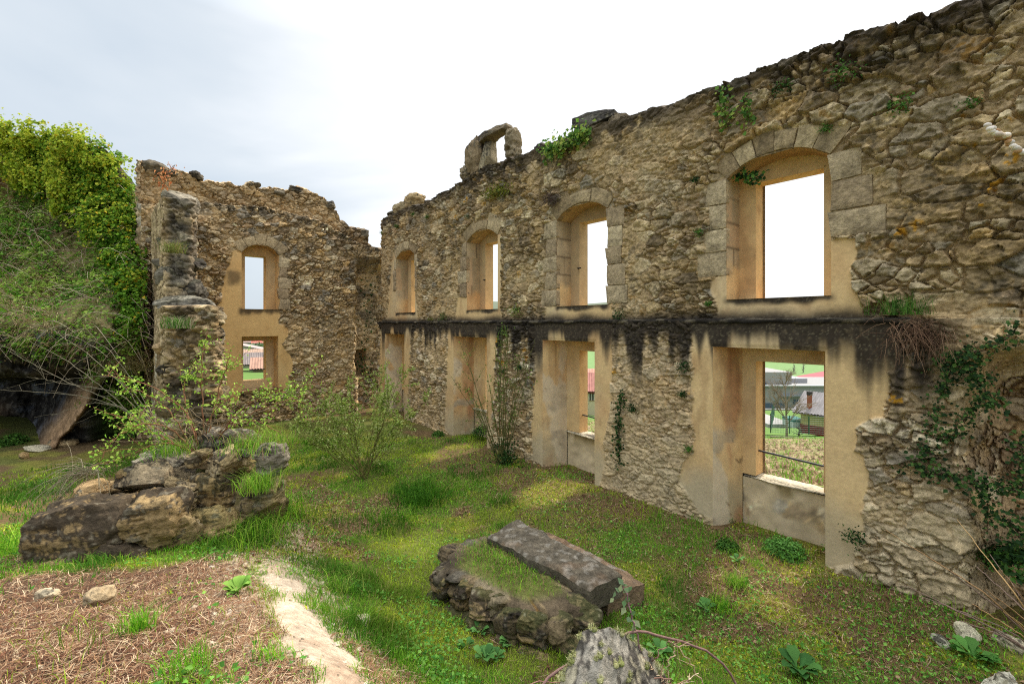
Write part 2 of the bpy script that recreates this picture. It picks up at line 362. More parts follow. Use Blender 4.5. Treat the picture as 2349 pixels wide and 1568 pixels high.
    # voussoirs
    if rise:
        s = MB(); nb = voiss; A = arc(x0, x1, zs_, rise, nb*6+1); 
        for k in range(nb):
            r1 = ring*(.8+.45*_h(np.array(k), np.array(seed), 3)); r1 = float(r1)*(1.25 if k in (0, nb-1) else 1)
            O = arc(x0, x1, zs_, rise, nb*6+1, r1); g = .006
            I_ = A[k*6:k*6+7].copy(); O_ = O[k*6:k*6+7].copy(); I_[0, 0] += g; I_[-1, 0] -= g; O_[0, 0] += g; O_[-1, 0] -= g
            block(s, I_, O_, y0-.012-.012*(k % 2), .12, mix(lin(190,168,130)[None], lin(152,130,98), np.array([(_h(np.array(k), np.array(seed), 8))]))[0], seed*7+k)
        s.build('arch', M_stone, w)
    for side in (0, 1):
        s = MB()
        for i, (qx0, qx1, qz0, qz1) in enumerate(quoins):
            if (qx0 > (x0+x1)/2) != side: continue
            j = lambda a: .055*(random.random()-.5)*a
            block(s, [(qx0+j(1), qz0), (qx1+j(0), qz0+j(.5))], [(qx0+j(2), qz1), (qx1+j(0), qz1+j(.5))], y0-.012-.01*random.random(), .1,
                  mix(lin(198,178,142)[None], lin(156,134,104), np.array([random.random()]))[0], seed*13+i, n=12)
        if s.n: s.build('jamb_stones', M_stone, w)
    return w
def sphere_dirs(n):
    """cube sphere: directions and quads"""
    g = np.linspace(-1, 1, n); g = np.tan(g*np.pi/4)
    U, V = np.meshgrid(g, g); O = np.ones_like(U); vs = []; qs = []; b = 0
    I = np.arange(n*n).reshape(n, n); q = np.stack([I[:-1, :-1], I[:-1, 1:], I[1:, 1:], I[1:, :-1]], -1).reshape(-1, 4)
    for f in [(U, V, O), (-U, V, -O), (O, U, V), (-O, -U, V), (V, O, U), (-V, -O, U)]:
        vs.append(np.stack(f, -1).reshape(-1, 3)); qs.append(q+b); b += n*n
    v = np.concatenate(vs); key = np.round(v, 5); _, ii, inv = np.unique(key, axis=0, return_index=True, return_inverse=True)
    return v[ii], inv.reshape(-1)[np.concatenate(qs)]
_SD = {}
def rocky(m, c, size, sq=.6, amp=.05, seed=1, col=(.3, .25, .18), n=18, R=None, crust=.5, moss=0., lichen=.3, cut=True, strata=0.):
    """a stone: squared-off sphere cut by random planes and roughened"""
    if n not in _SD: _SD[n] = sphere_dirs(n)
    v, q = _SD[n]; d = v/np.linalg.norm(v, axis=1)[:, None]; cu = v/np.abs(v).max(1)[:, None]
    r = np.random.default_rng(seed)
    p = d*(1-sq)+cu*sq
    if cut:
        for _ in range(12):
            nv = r.normal(size=3); nv /= np.linalg.norm(nv); k = r.uniform(.58, .95)*(1+.35*sq); t = p@nv-k; p = p-np.outer(np.where(t > 0, t*.96, 0), nv)
    S = np.asarray(size, float)/2; P = p*S
    o = r.uniform(-50, 50, 3); sc = 1/np.mean(np.asarray(size))
    dsp = (fb3(P+o, 2.0*sc, 4, seed)-.5)*2*amp*2.2 + (fb3(P+o, 9*sc, 3, seed+5)-.5)*amp*1.6 - amp*.8*ss(.57, .64, fb3(P*[1, 1, 2.2]+o, 3*sc, 3, seed+9))
    if strata: dsp = dsp - strata*ss(.56, .66, fb3(P*[1, 1, 5.5]+o, 1.6*sc*2, 3, seed+12)) + strata*.6*(fb3(P*[1, 1, 4]+o, 30, 2, seed+13)-.5)
    P = P + d*dsp[:, None]
    nz = fb3(P+o, 7, 4, seed+2); n2 = fb3(P+o, 2.4, 3, seed+3); n3 = fb3(P+o, 26, 2, seed+4); n4 = fb3(P+o, 60, 2, seed+14)
    cc = np.asarray(col)[None]*(.5+nz)[:, None]*(.6+.8*n4)[:, None]
    cc = mix(cc, lin(46,41,37), ss(.64-.2*crust, .72-.2*crust, n2+.10*d[:, 2]+.7*(n3-.5)+.5*(n4-.5))*.85)
    cc = mix(cc, lin(190,178,150), ss(.6, .68, n3)*lichen)
    if moss: cc = mix(cc, lin(96,104,36), ss(.5, .62, fb3(P+o, 5, 3, seed+6)+.25*(d[:, 2]-.3))*moss)
    if R is not None: P = P@np.asarray(R).T
    m.add(P+np.asarray(c), q, None, cc)
def rotm(rx, ry, rz):
    from mathutils import Euler
    return np.array(Euler((rx, ry, rz)).to_matrix())
# ================================================================ the long wall
RZ_R = math.atan2(ES[1], ES[0]); LOC_R = (NN[0]*D, NN[1]*D, 0); YU = .09; LEDGE = 2.955; T_R = .75
RW = empty('ruined_wall', LOC_R, RZ_R)
tag(RW, 'long two-storey ruined stone wall with arched windows over tall openings and a black ledge', 'wall')
def zpoly(x0, y0, sc, pts, d=0.): return [onw((x0+a/sc)*.9176, (y0+b/sc)*.9176, d) for a, b in pts]
wc = [-2.37, -5.73, -8.89, -12.87]
UPH = [(c-.63, c+.63, EYE+.34, EYE+2.24, YU) for c in wc]
lowx = [(-.493*D, -.2774*D), (-1.0426*D, -.832*D), (-1.562*D, -1.338*D), (-2.208*D, -1.995*D)]
LOH = [(a, b, -.3, EYE-.33, 0.) for a, b in lowx]
tpx = [(866,515),(880,500),(900,490),(935,476),(960,470),(1000,452),(1040,430),(1075,408),(1110,385),(1150,372),(1195,358),(1240,338),(1290,318),(1335,298),(1385,283),(1440,268),(1500,250),(1560,230),(1620,208),(1680,188),(1760,155),(1850,122),(1930,98),(2000,76),(2080,48),(2150,25),(2210,4),(2260,-12),(2349,-45)]
_t = np.array([onw(x, y, YU) for x, y in tpx])
def top_r(x):
    b = np.interp(x, _t[:, 0], _t[:, 1]); b = np.where(x > _t[-1, 0], _t[-1, 1]+.0*(x), b)
    return b + .05*(fbm(x*3.3, x*0, 3, 301)-.5) + .045*(fbm(np.floor(x*3.4+.4*np.sin(x*5))*1.7, x*0, 1, 302)-.5) + .02*(fbm(x*18, x*0, 2, 303)-.5)
POLY_U = [zpoly(1660, 250, 2.61, [(1075,905),(1250,905),(1275,1000),(1225,1090),(1240,1230),(1290,1300),(1310,1440),(360,1440),(310,1180),(330,1150),(388,1130)], YU),
          zpoly(900, 250, 2.851, [(1330,1455),(1800,1440),(1800,1575),(1320,1575)], YU),
          zpoly(900, 250, 2.851, [(950,950),(1002,950),(1012,1200),(1005,1420),(1015,1590),(685,1590),(700,1400),(745,1400),(950,1400)], YU),
          zpoly(900, 250, 2.851, [(215,1330),(240,1080),(385,1070),(392,1300),(418,1590),(190,1590)], YU)]
POLY_L = [zpoly(1660, 750, 2.61, [(185,110),(1490,110),(1590,440),(1480,480),(1425,750),(1240,830),(1250,980),(1310,1010),(1330,1240),(1325,1350),(1290,1430),(1230,1700),(1050,1760),(317,1430),(240,1390),(110,1200),(130,1060),(200,1000),(215,870),(190,760),(190,440)]),
          zpoly(900, 760, 2.851, [(1235,120),(1810,120),(1790,700),(1740,1000),(1760,1150),(1690,1340),(1290,1150),(1225,1100),(1235,760),(1255,500)]),
          zpoly(900, 760, 2.851, [(635,120),(985,120),(960,600),(925,1000),(895,1090),(650,965),(605,870),(620,600)]),
          zpoly(900, 760, 2.851, [(150,120),(380,120),(360,400),(345,640),(370,850),(316,870),(180,800),(140,740)])]
LICH = [zpoly(1660, 250, 2.61, [p], YU)[0]+(r,) for p, r in [((2140,480),.05),((2190,530),.07),((2260,395),.09),((1965,120),.04),((2290,125),.06),((1970,295),.05),((2030,300),.03),((2210,690),.06),((2080,690),.03),((1640,820),.12),((1560,860),.1),((2150,595),.04),((2110,570),.05),((600,1240),.0001)]]
LICH += [zpoly(900, 250, 2.851, [p], YU)[0]+(r,) for p, r in [((760,715),.13),((700,830),.12),((880,740),.1),((1140,1240),.12),((540,1410),.08)]]
LICHL = [zpoly(900, 760, 2.851, [p])[0]+(r,) for p, r in [((1190,390),.13),((1010,410),.12),((1170,330),.1),((980,260),.08),((1820,480),.09)]] + [zpoly(1660, 750, 2.61, [p])[0]+(r,) for p, r in [((1500,640),.09),((180,600),.06)]]
def qu(c, left, right):
    out = []
    z = EYE+.34
    for (h, wl, wr) in zip((.34, .36, .31, .36, .34), left, right):
        if wl: out.append((c-.63-wl, c-.63, z+.008, z+h-.008))
        if wr: out.append((c+.63, c+.63+wr, z+.008, z+h-.008))
        z += h
    return out
specs = [((0,.42,.3,.24,.3), (0,0,.52,.4,.30)), ((.42,.34,.38,.30,.36), (.42,.38,.30,.32,.36)), ((.0,.3,.38,.26,.22), (0,0,0,0,0)), ((0,.0,.2,.18,.16), (0,0,.14,.12,.16))]
def dressed(x, z, c, x0, x1, zs_, rise, ring, rects):
    w = x1-x0; R = (w*w/4+rise*rise)/(2*rise); cz = zs_+rise-R; cx = (x0+x1)/2
    m = ss(R+ring+.05, R+ring-.0, np.hypot(x-cx, z-cz))*ss(zs_-.05, zs_, z)*ss(w/2+.16, w/2+.10, np.abs(x-cx))
    for (a, b, z0, z1) in rects:
        d = np.maximum(np.maximum(a-x, x-b), np.maximum(z0-z, z-z1)); m = np.maximum(m, ss(.02, -.015, d))
    return m
def field_r(x, z):
    lower = z < LEDGE-.002
    e = np.where(z < 2.75, ss(-.62, -.28, x + .22*(fbm(x*0+3, z*2.2, 3, 122)-.5) + .1*ss(1.2, 0, z)*0), 0)*ss(2.75, 2.3, z)
    e2 = ss(-.30, .05, x+.2*(fbm(x*0, z*2, 3, 123)-.5))*ss(2.6, 3.0, z)*ss(5.6, 4.6, z)*.45
    x0_ = x; x = x + .9*e
    near = ss(-6, -1.5, x)
    fill = np.clip(ss(.5, .66, fbm(x*.8, z*.8, 3, 90)) + np.where(lower, .45*ss(1.9, .6, z)+.45*ss(1.5, .6, z)*ss(-6, -4.5, x), 0), 0, 1)
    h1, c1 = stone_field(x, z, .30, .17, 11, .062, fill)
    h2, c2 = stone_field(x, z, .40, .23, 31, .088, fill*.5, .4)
    k = np.clip(near*ss(.46, .54, fbm(x*.9, z*.9, 2, 92)+.2*near), 0, 1)
    x = x0_
    h = h1*(1-k)+h2*k; col = mix(c1, c2, k)
    col = np.where((lower)[..., None], col*np.array([1.06, 1.05, 1.06])*1.05, col*np.array([.92, .9, .86]))
    y = np.where(lower, .02, YU+.02) - h
    # exposed paler, pinker masonry low on the near end
    lo = ss(1.3, .5, z)*ss(-6, -4.5, x); col = mix(col, lin(196,176,140)*(.75+.5*fbm(x*6, z*6, 3, 93))[..., None], lo*.55)
    pm = np.full(x.shape, -9.)
    for p in POLY_L: pm = np.where(lower, np.maximum(pm, sdn(x, z, p, .055, 14)), pm)
    for p in POLY_U: pm = np.where(~lower, np.maximum(pm, sdn(x, z, p, .05, 15)), pm)
    pk = ss(-.012, .012, pm)
    pc = plaster_col(x, z, 21)
    pc = mix(pc, lin(188,170,138)*(.85+.3*fbm(x*5, z*5, 3, 97))[..., None], ss(.9, .35, z+.5*(fbm(x*3, z*3, 3, 98)-.5))*.85)
    py = np.where(lower, -.012, YU-.006) + .016*(fbm(x*2.5, z*2.5, 2, 95)-.5) + .002*(fbm(x*25, z*25, 2, 96)-.5)
    y = y*(1-pk)+py*pk; col = mix(col, pc, pk)
    for i_, c_ in enumerate(wc):
        dm = dressed(x, z, c_, c_-.63, c_+.63, EYE+2.05, .22, .25, qu(c_, *specs[i_])); y = np.where(lower, y, y*(1-dm)+(YU+.012)*dm)
    # stains: run-off below the ledge
    dz = LEDGE-z
    st1 = fbm(x*3.6, x*0+.3, 3, 110); st2 = fbm(x*9, x*0+.9, 3, 111)
    L = .36+1.2*ss(.36, .78, st1*.65+st2*.35) + .25*np.exp(-((x+1.53)/.14)**2) + .2*np.exp(-((x+4.9)/.16)**2)+ .2*np.exp(-((x+8.2)/.2)**2)
    tex = .82+.4*fbm(x*26, z*26, 3, 112)
    st = np.where(lower, ss(1.0, .35, dz/np.maximum(L, .02) + .35*(fbm(x*8, z*3, 3, 113)-.5))*ss(-.3, -1.0, x), 0)
    st = np.maximum(st, np.where(lower, ss(.10, .02, dz+.05*(tex-.8)), 0)*ss(-.6, -1.3, x))
    # above the ledge
    st = np.maximum(st, np.where(~lower, ss(.22, .03, -dz + .1*(tex-.8)+.1*(fbm(x*2.5, x*0, 2, 131)-.5))*.97, 0)*ss(-.9, -1.5, x))
    # sills
    for c in wc:
        st = np.maximum(st, np.where(~lower, ss(.09, .0, np.abs(z-(EYE+.33)+.02)+.10*(fbm(x*6, z*6, 3, 114)-.5))*ss(.72, .6, np.abs(x-c)), 0))
    # weathered dark top
    dt = top_r(x[0])[None]-z if x.ndim == 2 else top_r(x)-z
    bt = ss(.75, .05, dt+.6*(fbm(x*1.6, z*1.6, 4, 115)-.4))*ss(.35, .55, fbm(x*7, z*7, 3, 116)+.25*ss(.4, 0, dt))
    col = mix(col, lin(64,56,47)*(.6+.8*fbm(x*15, z*15, 3, 117))[..., None], bt*.88)
    col = mix(col, BLACK[None, None]*(.6+1.2*fbm(x*30, z*30, 2, 118))[..., None], st*np.clip(tex, 0, .97))
    sp = ss(.68, .76, fbm(x*62, z*62, 2, 119))*st; col = mix(col, lin(140,128,102), sp*.4)
    for lst, msk in ((LICH, ~lower), (LICHL, lower)):
        for (a, b, r) in lst:
            q = ss(r, r*.6, np.hypot(x-a, (z-b)*1.3)+r*1.6*(fbm(x*14, z*14, 3, 120)-.45))*ss(.42, .52, fbm(x*30, z*30, 2, 121))
            col = mix(col, lin(196,140,30), np.where(msk, q*.85, 0))
    # the broken right end: the lower masonry breaks away and turns back
    y = y + .58*e + .4*e2 - e*(h2-.05)*1.2*0
    col = mix(col, lin(170,128,88)*(.6+.8*fbm(x*8, z*8, 3, 124))[..., None], np.clip(e, 0, 1)*.35)
    return y, np.concatenate([col, (1-.78*pk)[..., None]], -1)
xs = nonuni(-14.55, 4.5, lambda s: .0085+.0019*abs(s) if s < 0 else .05, [v for h in UPH+LOH for v in h[:2]])
zs = np.sort(np.concatenate([nonuni(-.3, 6.75, lambda z: .0125, [EYE+.34, EYE+2.24, EYE-.33]), [LEDGE-.004, LEDGE+.0]]))
m, bf = wall_face(xs, zs, top_r, UPH+LOH, field_r, T_R)
back_face(m, bf, T_R, [(c-.40, c+.44, EYE+.34, EYE+2.02) for c in wc]+[(c-.40, c+.44, EYE-2.19, EYE-.54) for c in wc])
# far end of the wall
kz = np.linspace(-.3, 1, 60)*0
zz = np.linspace(-.3, float(top_r(np.array([-14.55]))[0]), 180); yy = np.linspace(0, T_R, 22)
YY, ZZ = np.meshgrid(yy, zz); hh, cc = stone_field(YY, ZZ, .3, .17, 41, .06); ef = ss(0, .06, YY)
y_l = field_r(np.full((len(zz), 1), -14.55), zz[:, None])[0]
m.grid(np.stack([-14.55-hh*ef, np.where(YY == 0, y_l, np.maximum(YY, y_l*ss(.2, 0, YY)+YY*ss(0, .2, YY))), ZZ], -1), cc, None, True)
m.build('stone_face', M_stone, RW)
# stone cap of the ledge
lm = MB()
def ledge(a, b, zc, seed):
    u = np.arange(a, b, .04); v = np.array([0, .0, .02, .05, .11]); pr = np.array([[-.0, -.05], [-.035, -.045], [-.045, -.01], [-.03, .012], [.12, .018]])
    P = np.zeros((len(pr), len(u), 3))
    for i, (py, pz) in enumerate(pr):
        n = fbm(u*3, u*0+i*.2, 3, seed)-.5; n2 = fbm(u*11, u*0+i, 2, seed+1)-.5
        P[i, :, 0] = u; P[i, :, 1] = py+.03*n+.02*n2; P[i, :, 2] = zc+pz+.022*n+.012*n2
    t = fbm(P[..., 0]*6, P[..., 1]*20+P[..., 2]*20, 4, seed+3)
    c = mix(np.broadcast_to(lin(46,41,36), t.shape+(3,))*1., lin(128,116,96), ss(.5, .75, t)*.8)
    lm.grid(P, c)
ledge(-14.5, -.95, LEDGE, 401)
lm.build('ledge', M_stone, RW)
# windows of the long wall
wl = ['largest nearest upper window with pale voussoirs and plaster below', 'third upper window with big dressed jamb stones', 'narrow second upper window with pale ashlar jamb', 'farthest upper window next to the corner']
for i, c in enumerate(wc):
    window(RW, c-.63, c+.63, c-.63, c+.63, EYE+.34, EYE+2.05, .22, (c-.40, c+.44), (EYE+.34, EYE+2.02), YU, .5, T_R, 50+i*20, ash=True, quoins=qu(c, *specs[i]), voiss=[6, 3, 3, 3][i], label=wl[i], fgrey=[0, .55, .4, 0][i])
wl = ['nearest lower opening with an iron bar and a view of the ploughed field', 'third lower opening with an iron bar and a view of a tiled roof', 'second lower opening behind the leafless shrub', 'farthest lower opening next to the corner']
for i, (c, (a, b)) in enumerate(zip(wc, lowx)):
    w = window(RW, a, b, a+.20, b-.03, -.3, EYE-.33, 0, (c-.40, c+.44), (EYE-2.19, EYE-.54), 0., .5, T_R, 150+i*20, parapet=True, label=wl[i])
    if i < 2:
        bm_ = MB(); zb = EYE-1.86; bm_.tube([(c-.46, .60, zb+.02), (c, .60, zb), (c+.5, .60, zb-.02)], .014, .014, lin(45,42,44), 6); bm_.build('iron_bar', M_metal, w)
for i in (1, 2):   # shutter pins
    pm_ = MB(); c = wc[i]; pm_.tube([(c-.42, .5, EYE+1.1), (c-.37, .42, EYE+1.1), (c-.30, .42, EYE+1.1)], .016, .016, lin(60,50,44), 6); pm_.build('hinge_pin', M_metal, RW)
# things standing up from the wall top
def px_box(name, x0, x1, y0, y1, d, dep, sq, amp, seed, col, ry=0., n=22, crust=.5, parent=RW, mat=M_stone, lich=.3):
    a = onw(x0, (y0+y1)/2, d); b = onw(x1, (y0+y1)/2, d); xm = (x0+x1)/2; zt = onw(xm, y0, d)[1]; zb = onw(xm, y1, d)[1]
    mm = MB(); rocky(mm, ((a[0]+b[0])/2, d, (zt+zb)/2), (abs(b[0]-a[0]), dep, zt-zb), sq, amp, seed, col, n, rotm(0, ry, 0), crust, 0, lich)
    return mm.build(name, mat, parent)
dw = empty('attic_window', (0, 0, 0)); dw.parent = RW; dw['label'] = 'remnant of a small attic window frame on the wall top'
px_box('rubble_jamb', 1076, 1116, 316, 415, .40, .5, .5, .10, 601, lin(136,116,88), 0, 26, .4, dw)
px_box('dressed_jamb', 1108, 1130, 326, 402, .36, .34, .95, .01, 602, lin(160,145,116), 0, 20, .3, dw)
px_box('lintel', 1084, 1172, 305, 326, .38, .46, .8, .035, 603, lin(120,104,80), math.radians(-1), 26, .4, dw)
px_box('rubble_jamb', 1164, 1184, 296, 380, .42, .45, .45, .11, 604, lin(140,124,98), math.radians(3), 26, .5, dw)
px_box('rubble_jamb', 1152, 1198, 368, 404, .40, .55, .5, .07, 605, lin(110,96,76), 0, 26, .7, dw)
px_box('rubble_jamb', 1066, 1100, 380, 425, .40, .5, .5, .07, 606, lin(140,124,98), 0, 22, .5, dw)
px_box('chimney_stub', 1334, 1420, 262, 300, .45, .6, .93, .025, 611, lin(92,86,76), math.radians(-1), 26, .9)
px_box('loose_top_stone', 1405, 1442, 264, 290, .40, .4, .5, .04, 612, lin(130,115,92), 0, 18, .6)
px_box('broken_pinnacle', 936, 968, 448, 482, .45, .5, .6, .09, 613, lin(176,150,108), 0, 22, .2)
px_box('broken_pinnacle', 912, 945, 466, 490, .42, .5, .5, .09, 614, lin(160,140,104), 0, 20, .3)
px_box('loose_top_stone', 1232, 1262, 332, 352, .35, .4, .45, .04, 615, lin(90,80,66), 0, 16, .8)
px_box('loose_top_stone', 895, 910, 487, 497, .3, .4, .4, .04, 616, lin(100,90,70), 0, 14, .7)
# ================================================================ the end wall
LOC_B = (ES[0]*S0, ES[1]*S0, 0); BW = empty('gable_wall', LOC_B, TH)
tag(BW, 'ruined end wall with ochre plaster round two stacked windows and a ragged top', 'wall')
fpx = [(345,470),(400,468),(445,465),(500,468),(560,471),(620,478),(680,492),(730,505),(770,525),(800,545),(830,560),(858,568)]
upx = [(338,376),(352,372),(375,384),(400,392),(440,398),(455,412),(500,418),(560,424),(578,420),(600,430),(665,436),(680,428),(695,434),(740,452),(755,470),(775,487),(782,505),(800,520),(838,528),(845,560),(858,572)]
_f = np.array([onb(*p) for p in fpx]); _u = np.array([onb(p[0], p[1], .3) for p in upx])
def top_f(x): return np.interp(x, _f[:, 0], _f[:, 1]) + .10*(fbm(x*5, x*0, 3, 310)-.5)
def top_b(x): return np.interp(x, _u[:, 0], _u[:, 1]) + .16*(fbm(x*6, x*0, 2, 311)-.5)+.10*(fbm(np.floor(x*5.)*1.3, x*0, 1, 312)-.5)
def bpoly(pts, x0=560, y0=560, sc=3.41): return [onb((x0+a/sc)*.9176, (y0+b/sc)*.9176) for a, b in pts]
BU = [onb(554, 640)[0], onb(640, 640)[0]]; BL = [onb(554, 830)[0], onb(638, 830)[0]]
zbU = onb(597, 709)[1]; zsU = onb(554, 577)[1]-.02; apU = onb(597, 561)[1]; ztL = onb(597, 771)[1]; zbL = onb(597, 893)[1]
bq = []; z = zbU
for h_, wr in zip((.32, .3, .34, .3, .3, .3), (.3, .26, .34, .22, .28, .22)):
    if z+h_ < zsU+.2: bq.append((BU[1], BU[1]+wr, z+.006, min(z+h_, zsU+.05)-.006)); z += h_
POLY_B = [bpoly([(-55,1500),(-55,700),(-30,640),(0,470),(60,300),(70,225),(150,225),(470,225),(470,740),(475,850),(550,880),(540,960),(500,1030),(560,1110),(595,1180),(580,1250),(545,1300),(560,1350),(520,1440),(150,1450),(110,1500)])]
def field_b(x, z):
    tf = top_f(x)
    up = ss(0, .05, z-tf)
    fill = np.clip(ss(.5, .7, fbm(x*.8+4, z*.8, 3, 190))+.7*ss(.5, .8, fbm(x*.5+1, z*.5+2, 2, 191))*ss(2.6, 1.8, z), 0, 1)
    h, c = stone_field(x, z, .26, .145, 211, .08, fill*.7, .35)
    c = c*np.array([1.12, 1.1, 1.08]); y = .03-h + .32*up + .42*ss(5.65, 5.95, x+.25*(fbm(x*0, z*3, 3, 192)-.5))*ss(5.2, 4.6, z) + .5*ss(.06, .0, np.maximum(np.abs(x-6.0)-.22, np.abs(z-1.55)-.42)+.05*(fbm(x*6, z*6, 2, 203)-.5))
    c = mix(c, lin(176,146,104)*(.7+.6*fbm(x*9, z*9, 3, 193))[..., None], up*.45)
    pm = sdn(x, z, POLY_B[0], .06, 16); pk = ss(-.015, .015, pm); pc = .55*plaster_col(x, z, 61)*np.array([1.0, .96, .86])+.45*lin(214,174,112)
    y = y*(1-pk) + pk*(-.02+.01*(fbm(x*4, z*4, 3, 194)-.5)); c = mix(c, pc, pk)
    dm = dressed(x, z, 0, BU[0], BU[1], zsU, apU-zsU, .26, bq); y = y*(1-dm)+(-.0)*dm
    dt = np.minimum(np.abs(tf-z)+.25*ss(0, .3, z-tf), 9); bt = ss(.45, .02, dt+.5*(fbm(x*2.2, z*2.2, 4, 195)-.4))*ss(.4, .6, fbm(x*9, z*9, 3, 196))*(1-.6*up)
    rt = ss(4.2, 6, x)*ss(.45, .6, fbm(x*2.5, z*2.5, 4, 199))*ss(2.2, 3.2, z); c = mix(c, lin(70,62,52)*(.6+.8*fbm(x*12, z*12, 2, 197))[..., None], np.clip(bt+rt*.7, 0, 1)*.8)
    xm = (BU[0]+BU[1])/2
    s1 = ss(.16, .0, np.abs(z-zbU+.05)+.16*(fbm(x*7, z*5, 3, 198)-.5))*ss(.62, .5, np.abs(x-xm)); c = mix(c, BLACK, s1*.85)
    s2 = ss(.12, .0, np.abs(z-zbL+.08)+.1*(fbm(x*7, z*5, 3, 200)-.5))*ss(.7, .5, np.abs(x-xm)); c = mix(c, BLACK, s2*.8)
    s3 = ss(.3, .05, np.hypot(x-onb(535, 635)[0], z-onb(535, 635)[1])+.25*(fbm(x*6, z*6, 3, 201)-.5)); c = mix(c, lin(70,58,46), s3*.7)
    return y, np.concatenate([c, (1-.78*pk)[..., None]], -1)
HB = [(BU[0], BU[1], zbU, apU-.02, -.02), (BL[0], BL[1], zbL, ztL, -.02)]
xs = nonuni(.2, 7.6, lambda s: .019, [v for h in HB for v in h[:2]])
zs = nonuni(-.3, 7.4, lambda z: .018, [zbU, apU-.02, zbL, ztL])
m, bf = wall_face(xs, zs, top_b, HB, field_b, .75)
fU = (onb(562, 640, .4)[0], onb(610, 640, .4)[0]); fzU = (zbU, onb(585, 587, .4)[1]); fL = (onb(558, 820, .4)[0], onb(610, 820, .4)[0]); fzL = (onb(585, 872, .4)[1], onb(585, 782, .4)[1])
back_face(m, bf, .75, [fU+fzU, fL+fzL])
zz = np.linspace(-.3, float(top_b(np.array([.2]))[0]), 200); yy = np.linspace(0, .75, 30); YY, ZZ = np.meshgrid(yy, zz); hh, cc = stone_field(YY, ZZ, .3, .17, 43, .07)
y_l = field_b(np.full((len(zz), 1), .2), zz[:, None])[0]
m.grid(np.stack([.2-hh*ss(0, .06, YY), np.where(YY == 0, y_l, np.maximum(YY, y_l*ss(.3, 0, YY)+YY*ss(0, .3, YY))), ZZ], -1), cc, None, True)
m.build('stone_face', M_stone, BW)
window(BW, BU[0], BU[1], BU[0], BU[1]-.02, zbU, zsU, apU-zsU, fU, fzU, -.02, .4, .75, 301, quoins=bq, voiss=5, label='upper arched window with grey stone jamb', ring=.26)
w = window(BW, BL[0], BL[1], BL[0], BL[1]-.03, zbL, ztL, 0, fL, fzL, -.02, .4, .75, 321, label='lower square window with an iron bar and a view of village roofs')
zb = onb(585, 849, .5)[1]; bm_ = MB(); bm_.tube([(fL[0]-.02, .5, zb), (fL[1]+.02, .5, zb+.02)], .013, .013, lin(45,42,44), 6); bm_.build('iron_bar', M_metal, w)
for i, (px, py, w_, h_) in enumerate([(583, 422, 26, 14), (678, 434, 24, 14), (352, 384, 40, 24), (836, 536, 22, 22), (758, 470, 20, 16), (450, 402, 26, 14), (396, 396, 22, 10), (640, 440, 24, 12)]):
    c = onb(px, py, .35); sc = 13.5/F; mm = MB(); rocky(mm, (c[0], .35, c[1]-.02), (w_*sc*1.1, .35, h_*sc*1.3), .4, .05, 700+i, lin(110,100,82), 14, None, .7); mm.build('top_stone', M_stone, BW)
RW['kind'] = 'thing'; BW['kind'] = 'thing'
# ================================================================ terrain of the courtyard
_cp = []
for x, y, z in [(1030,1003,0),(1240,1075,0),(1637,1190,0),(1895,1285,.0),(2200,1400,.02),(900,1000,0),(1000,1150,0),(1250,1200,0),(1500,1400,0),(1900,1500,0),(1250,1560,.05),(1100,1350,.03),(1050,1470,.16),(1246,1508,.12),
                (700,950,0),(100,1040,.0),(20,1130,.1),(60,1230,.25),(830,1568,1.1),(740,1568,1.2),(690,1400,.95),(640,1290,.72),(610,1195,.5),(0,1568,1.25),(300,1568,1.25),(0,1400,1.0),(300,1400,1.02),
                (100,1345,.9),(450,1310,.8),(550,1200,.5),(500,1250,.65),(730,1230,.2),(780,1330,.33),(870,1450,.45),(940,1568,.6),(660,1100,.03),(300,1040,0),(1700,1300,0),(2300,1500,.05),(900,1200,.02),(900,1300,.1)]:
    _cp.append(at_z(x, y, z))
_cp += [np.array(p, float) for p in [(0,.6,1.15),(0,1.3,.85),(-1.5,0,1.25),(-4,0,1.3),(-4,-4,1.2),(0,-4,1.2),(3,-2,.4),(2,1.5,.35),(4.5,1,.1),(-8,3,.7),(-9,6,.2),(-14,9,0),(-7,12,0),(-9,14,0),(-14,14,0),(-20,10,.3),(-20,0,1),(0,12,0),(-4,14,0),(0,20,0),(-12,20,0),(10,-6,.3),(-10,-8,1.2),(8,2,0),(5,5,0),(14,-10,.4),(-20,-15,1.2),(0,-16,1.2)]]
_cp = np.array(_cp)
def _tps():
    P = _cp[:, :2]; n = len(P); d2 = ((P[:, None]-P[None])**2).sum(-1); K = .5*d2*np.log(d2+1e-9)
    A = np.zeros((n+3, n+3)); A[:n, :n] = K+np.eye(n)*.03; A[:n, n] = 1; A[:n, n+1:] = P; A[n:, :n] = A[:n, n:].T
    return np.linalg.solve(A, np.concatenate([_cp[:, 2], [0, 0, 0]]))
_w = _tps()
PATH = np.array([at_z(*p)[:2] for p in [(880,1640,1.25),(790,1568,1.18),(720,1490,1.08),(690,1420,.98),(655,1340,.86),(632,1270,.68),(615,1200,.5)]])
def path_d(X, Y):
    d = np.full(X.shape, 1e9)
    for a, b in zip(PATH[:-1], PATH[1:]):
        e = b-a; t = np.clip(((X-a[0])*e[0]+(Y-a[1])*e[1])/(e@e), 0, 1); d = np.minimum(d, np.hypot(X-a[0]-t*e[0], Y-a[1]-t*e[1]))
    return d
